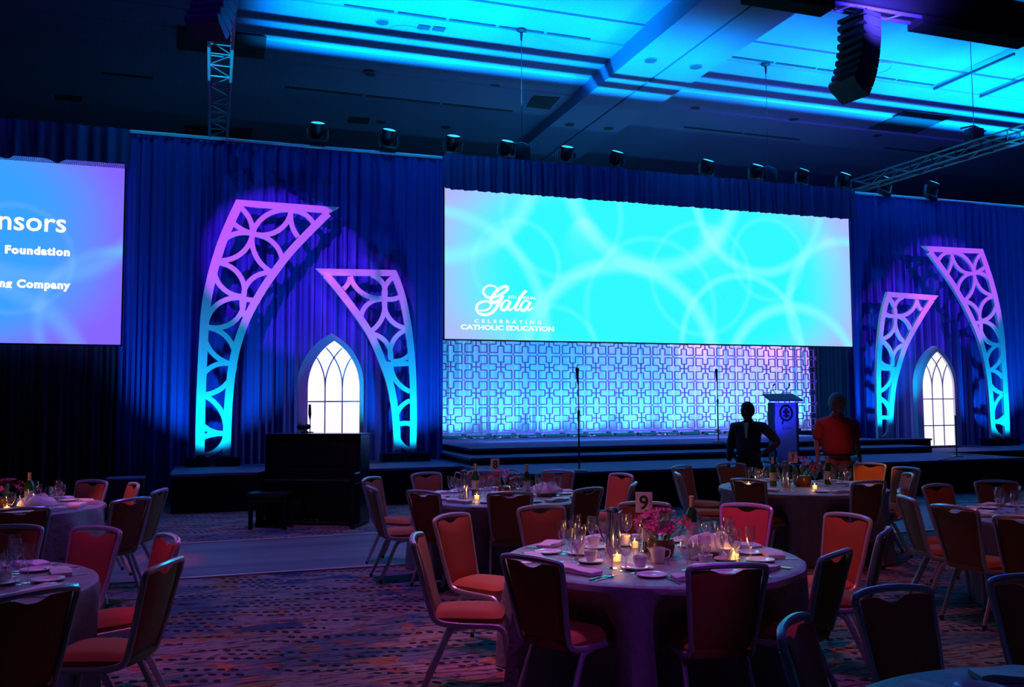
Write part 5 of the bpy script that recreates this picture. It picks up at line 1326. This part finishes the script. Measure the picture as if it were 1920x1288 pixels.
def flowers(name, seed, deep):
    r = empty(name); q = random.Random(seed)
    MB().lathe([(0.05, 0.0), (0.06, 0.01), (0.068, 0.06), (0.06, 0.085), (0.0005, 0.08)], n=20).build('vase', 'vase', r, smooth=True)
    lf = 0
    for k in range(14):
        a = q.uniform(0, 2*pi); t = q.uniform(0.06, 0.16); z = q.uniform(0.08, 0.17)
        x, y = t*cos(a), t*sin(a); w_ = 0.016
        MB().add([(x*0.25, y*0.25, 0.07), (x*0.7-w_*sin(a), y*0.7+w_*cos(a), z), (x*1.05, y*1.05, z+0.02), (x*0.7+w_*sin(a), y*0.7-w_*cos(a), z), (x*0.7, y*0.7, z+0.008)], [(0, 1, 4), (1, 2, 4), (2, 3, 4), (3, 0, 4)]).build('leaf', 'leaf', r)
    for k in range(30):
        a = q.uniform(0, 2*pi); el = q.uniform(0.1, 1.45); rr = 0.125 + q.uniform(-0.02, 0.02)
        c = Vector((rr*cos(a)*cos(el)*1.15, rr*sin(a)*cos(el)*1.15, 0.11+0.115*sin(el))); m = MB()
        nrm = (c-Vector((0, 0, 0.08))).normalized(); tq = nrm.to_track_quat('Z', 'Y')
        for p_ in range(5):
            b = 2*pi*p_/5 + k; L = 0.030
            pts = [Vector((0, 0, 0)), Vector((L*0.6*cos(b-0.45), L*0.6*sin(b-0.45), 0.008)), Vector((L*cos(b), L*sin(b), 0.014)), Vector((L*0.6*cos(b+0.45), L*0.6*sin(b+0.45), 0.008))]
            m.add([c + tq @ p for p in pts], [(0, 1, 2, 3)])
        m.build('bloom', 'petal_red' if (deep and c.x > 0) else 'petal', r)
    return r
def number_stand(num, parent_loc, size, label, rz):
    r = empty('table_number', parent_loc, rz); tag(r, label, 'sign')
    MB().lathe([(0.035, 0.0), (0.035, 0.005), (0.006, 0.010)], n=14).build('base', 'steel', r)
    MB().tube([(0, 0, 0.008), (0, 0, 0.245)], 0.003, 6).build('stem', 'steel', r)
    c = MB().box((0, 0, 0.24+size*0.62), (size, 0.004, size*1.22)).build('card', 'card', r)
    text_mesh('numeral', num, 'ink', c, (0, -0.003, 0.24+size*0.22), size*1.15, align='CENTER', depth=0.0005, bold=0.002)
    return r

# number 9 table: settings taken to their places
def ring_pos(t, ang, r_, side=0.0):
    x, y = TC[t]; u = Vector((cos(ang), sin(ang))); v = Vector((-u.y, u.x))
    p = Vector((x, y)) + u*r_ + v*side; return (p.x, p.y, TZ)
GRP = {'T1': 'on the number 9 table'}
for t in ('T1', 'T2', 'T3', 'T4', 'T6', 'T7', 'T5'):
    nm = TN[t]; seats = sorted(SEATS[t])
    full = t in ('T1', 'T7')
    for ang, pos, _sd in seats:
        q = random.Random(hash((t, pos)) % 1000 if False else len(pos)*17+ord(pos[0])*3+int(abs(ang)*100))
        rz = ang + pi/2
        j = lambda s=0.012: q.uniform(-s, s)
        NAP.put(ring_pos(t, ang, 0.715+j(), j(0.02)), rz+j(0.12), 'folded cream napkin at the %s setting of the %s' % (pos, nm), 'napkin', 'folded napkins')
        PLATE.put(ring_pos(t, ang, 0.60+j(), -0.20+j()), 0, 'white bread plate at the %s setting of the %s' % (pos, nm), 'plate', 'bread plates')
        src = WG if full else WGs
        for g, (rr, sd, gl) in enumerate(((0.50, 0.14, 'wine glass'), (0.46, 0.05, 'water goblet'), (0.52, 0.21, 'slim champagne glass'))):
            if g == 2 and t in ('T2', 'T3', 'T6', 'T4') and len(pos) % 2: continue
            if t == 'T5': continue
            src[g].put(ring_pos(t, ang, rr+j(0.02), sd+j(0.015)), q.uniform(0, 6), 'clear empty %s at the %s setting of the %s' % (gl, pos, nm), 'glass', 'stemmed glasses')
        if full:
            CUP.put(ring_pos(t, ang, 0.40+j(), 0.17+j()), q.uniform(0, 6), 'white coffee cup at the %s setting of the %s' % (pos, nm), 'cup', 'coffee cups')
            for g, sd, pr_, w_ in ((0, 0.145, KN, 'knife'), (1, 0.175, SPN, 'spoon'), (2, -0.135, FK, 'fork')):
                pr_.put(ring_pos(t, ang, 0.73+j(), sd+j(0.004)), rz+j(0.06), 'shiny %s at the %s setting of the %s' % (w_, pos, nm), w_, 'cutlery')
        elif t in ('T2', 'T3', 'T4', 'T6'):
            KN.put(ring_pos(t, ang, 0.73, 0.155), rz, 'shiny knife at the %s setting of the %s' % (pos, nm), 'knife', 'cutlery')
# centre pieces; local offsets in the camera's ground frame (right, away)
fwd2 = Vector((sin(YAW), cos(YAW))); rgt2 = Vector((cos(YAW), -sin(YAW)))
def cp(t, a, b):
    x, y = TC[t]; p = Vector((x, y)) + rgt2*a + fwd2*b; return (p.x, p.y, TZ)
FL1 = flowers('flower_centrepiece', 3, False); FL1.location = cp('T1', 0.06, 0.02); FL1.scale = (1.25, 1.25, 1.2); tag(FL1, 'low pink flower centrepiece on the number 9 table', 'flowers')
FLD = flowers('flower_centrepiece', 5, True); PF = Proto(FLD)
PF.put(cp('T3', 0.02, 0.05), -YAW, 'pink and dark red flower centrepiece before the lectern', 'flowers', scale=(1.5, 1.5, 1.35))
PF.put(cp('T2', 0.02, 0.05), -YAW, 'dark red and pink flower centrepiece on the back centre table', 'flowers', scale=(1.4, 1.4, 1.1))
PF.put(cp('T6', 0.05, 0.02), -YAW+2.4, 'dark red flower centrepiece on the far left table', 'flowers', scale=(1.3, 1.3, 1.1))
PF.put(cp('T4', 0.10, 0.10), -YAW, 'flower centrepiece on the right edge table beyond the frame', 'flowers')
CAR.put(cp('T1', -0.22, 0.13), -YAW+pi, 'tall steel coffee carafe on the number 9 table', 'carafe'); CAR.put(cp('T2', -0.40, -0.20), -YAW+pi, 'tall steel coffee carafe on the back centre table', 'carafe')
CAR.put(cp('T3', -0.18, -0.02), -YAW+pi, 'tall steel coffee carafe on the table before the lectern', 'carafe')
BOT.put(cp('T1', 0.33, 0.42), 0, 'green wine bottle at the right of the number 9 table', 'bottle'); BOT.put(cp('T1', 0.01, 0.20), 0, 'dark wine bottle beside the flowers on the number 9 table', 'bottle')
BOT.put(cp('T2', 0.22, -0.02), 0, 'dark wine bottle at the right of the back centre table', 'bottle'); BOT.put(cp('T2', -0.30, 0.10), 0, 'dark wine bottle behind the carafe on the back centre table', 'bottle')
BOT.put(cp('T3', -0.30, 0.05), 0, 'dark wine bottle left of the flowers before the lectern', 'bottle'); BOT.put(cp('T3', 0.36, 0.20), 0, 'green wine bottle right of the flowers before the lectern', 'bottle')
BOT.put(cp('T6', 0.28, -0.02), 0, 'dark wine bottle beside the flowers on the far left table', 'bottle')
CRE.put(cp('T1', 0.00, -0.22), -YAW, 'white china jug left of the flowers on the number 9 table', 'jug'); CRE.put(cp('T1', 0.24, -0.12), -YAW+0.6, 'white china jug right of the flowers on the number 9 table', 'jug')
BSK.put(cp('T1', 0.38, 0.05), -YAW-0.3, 'cloth covered bread basket on the number 9 table', 'basket'); BSK.put(cp('T2', 0.42, 0.0), -YAW, 'cloth covered bread basket on the back centre table', 'basket')
BSK.put(cp('T6', 0.42, -0.15), -YAW, 'cloth covered bread basket on the far left table', 'basket')
for t, a, b, lab in (('T1', -0.23, -0.16, 'lit candle in a glass cup in front of the carafe on the number 9 table'), ('T1', 0.46, -0.16, 'lit candle in a glass cup right of the jugs on the number 9 table'), ('T1', -0.06, 0.32, 'lit candle behind the flowers on the number 9 table'),
                     ('T2', -0.27, -0.28, 'lit candle beside the carafe on the back centre table'), ('T3', 0.04, -0.30, 'lit candle on the table before the lectern'), ('T6', 0.02, -0.28, 'lit candle at the left edge on the far left table'),
                     ('T6', 0.24, -0.30, 'lit candle beside the basket on the far left table'), ('T3', -0.60, -0.06, 'lit candle near the left edge of the table before the lectern')):
    o = VOT.put(cp(t, a, b), 0, lab, 'candle', 'lit votive candles')
    l = bpy.data.lights.new('candle_glow', 'POINT'); l.color = (1.0, 0.42, 0.12); l.energy = 0.55; l.shadow_soft_size = 0.02
    lo = bpy.data.objects.new('candle_glow', l); COL.objects.link(lo); lo.location = Vector(cp(t, a, b)) + Vector((0, 0, 0.085))
number_stand('9', cp('T1', -0.02, 0.16), 0.105, 'white card with black numeral 9 on a thin stand', -YAW-0.15)
number_stand('8', cp('T2', -0.10, 0.18), 0.10, 'white numbered card on a thin stand on the back centre table', -YAW+0.5)
number_stand('1', cp('T3', -0.02, 0.22), 0.10, 'pale numbered card behind the flowers before the lectern', -YAW)
pd = PLATE.put(cp('T1', -0.16, -0.40), 0, 'white plate between the candle and the near settings of the number 9 table', 'plate', 'bread plates')
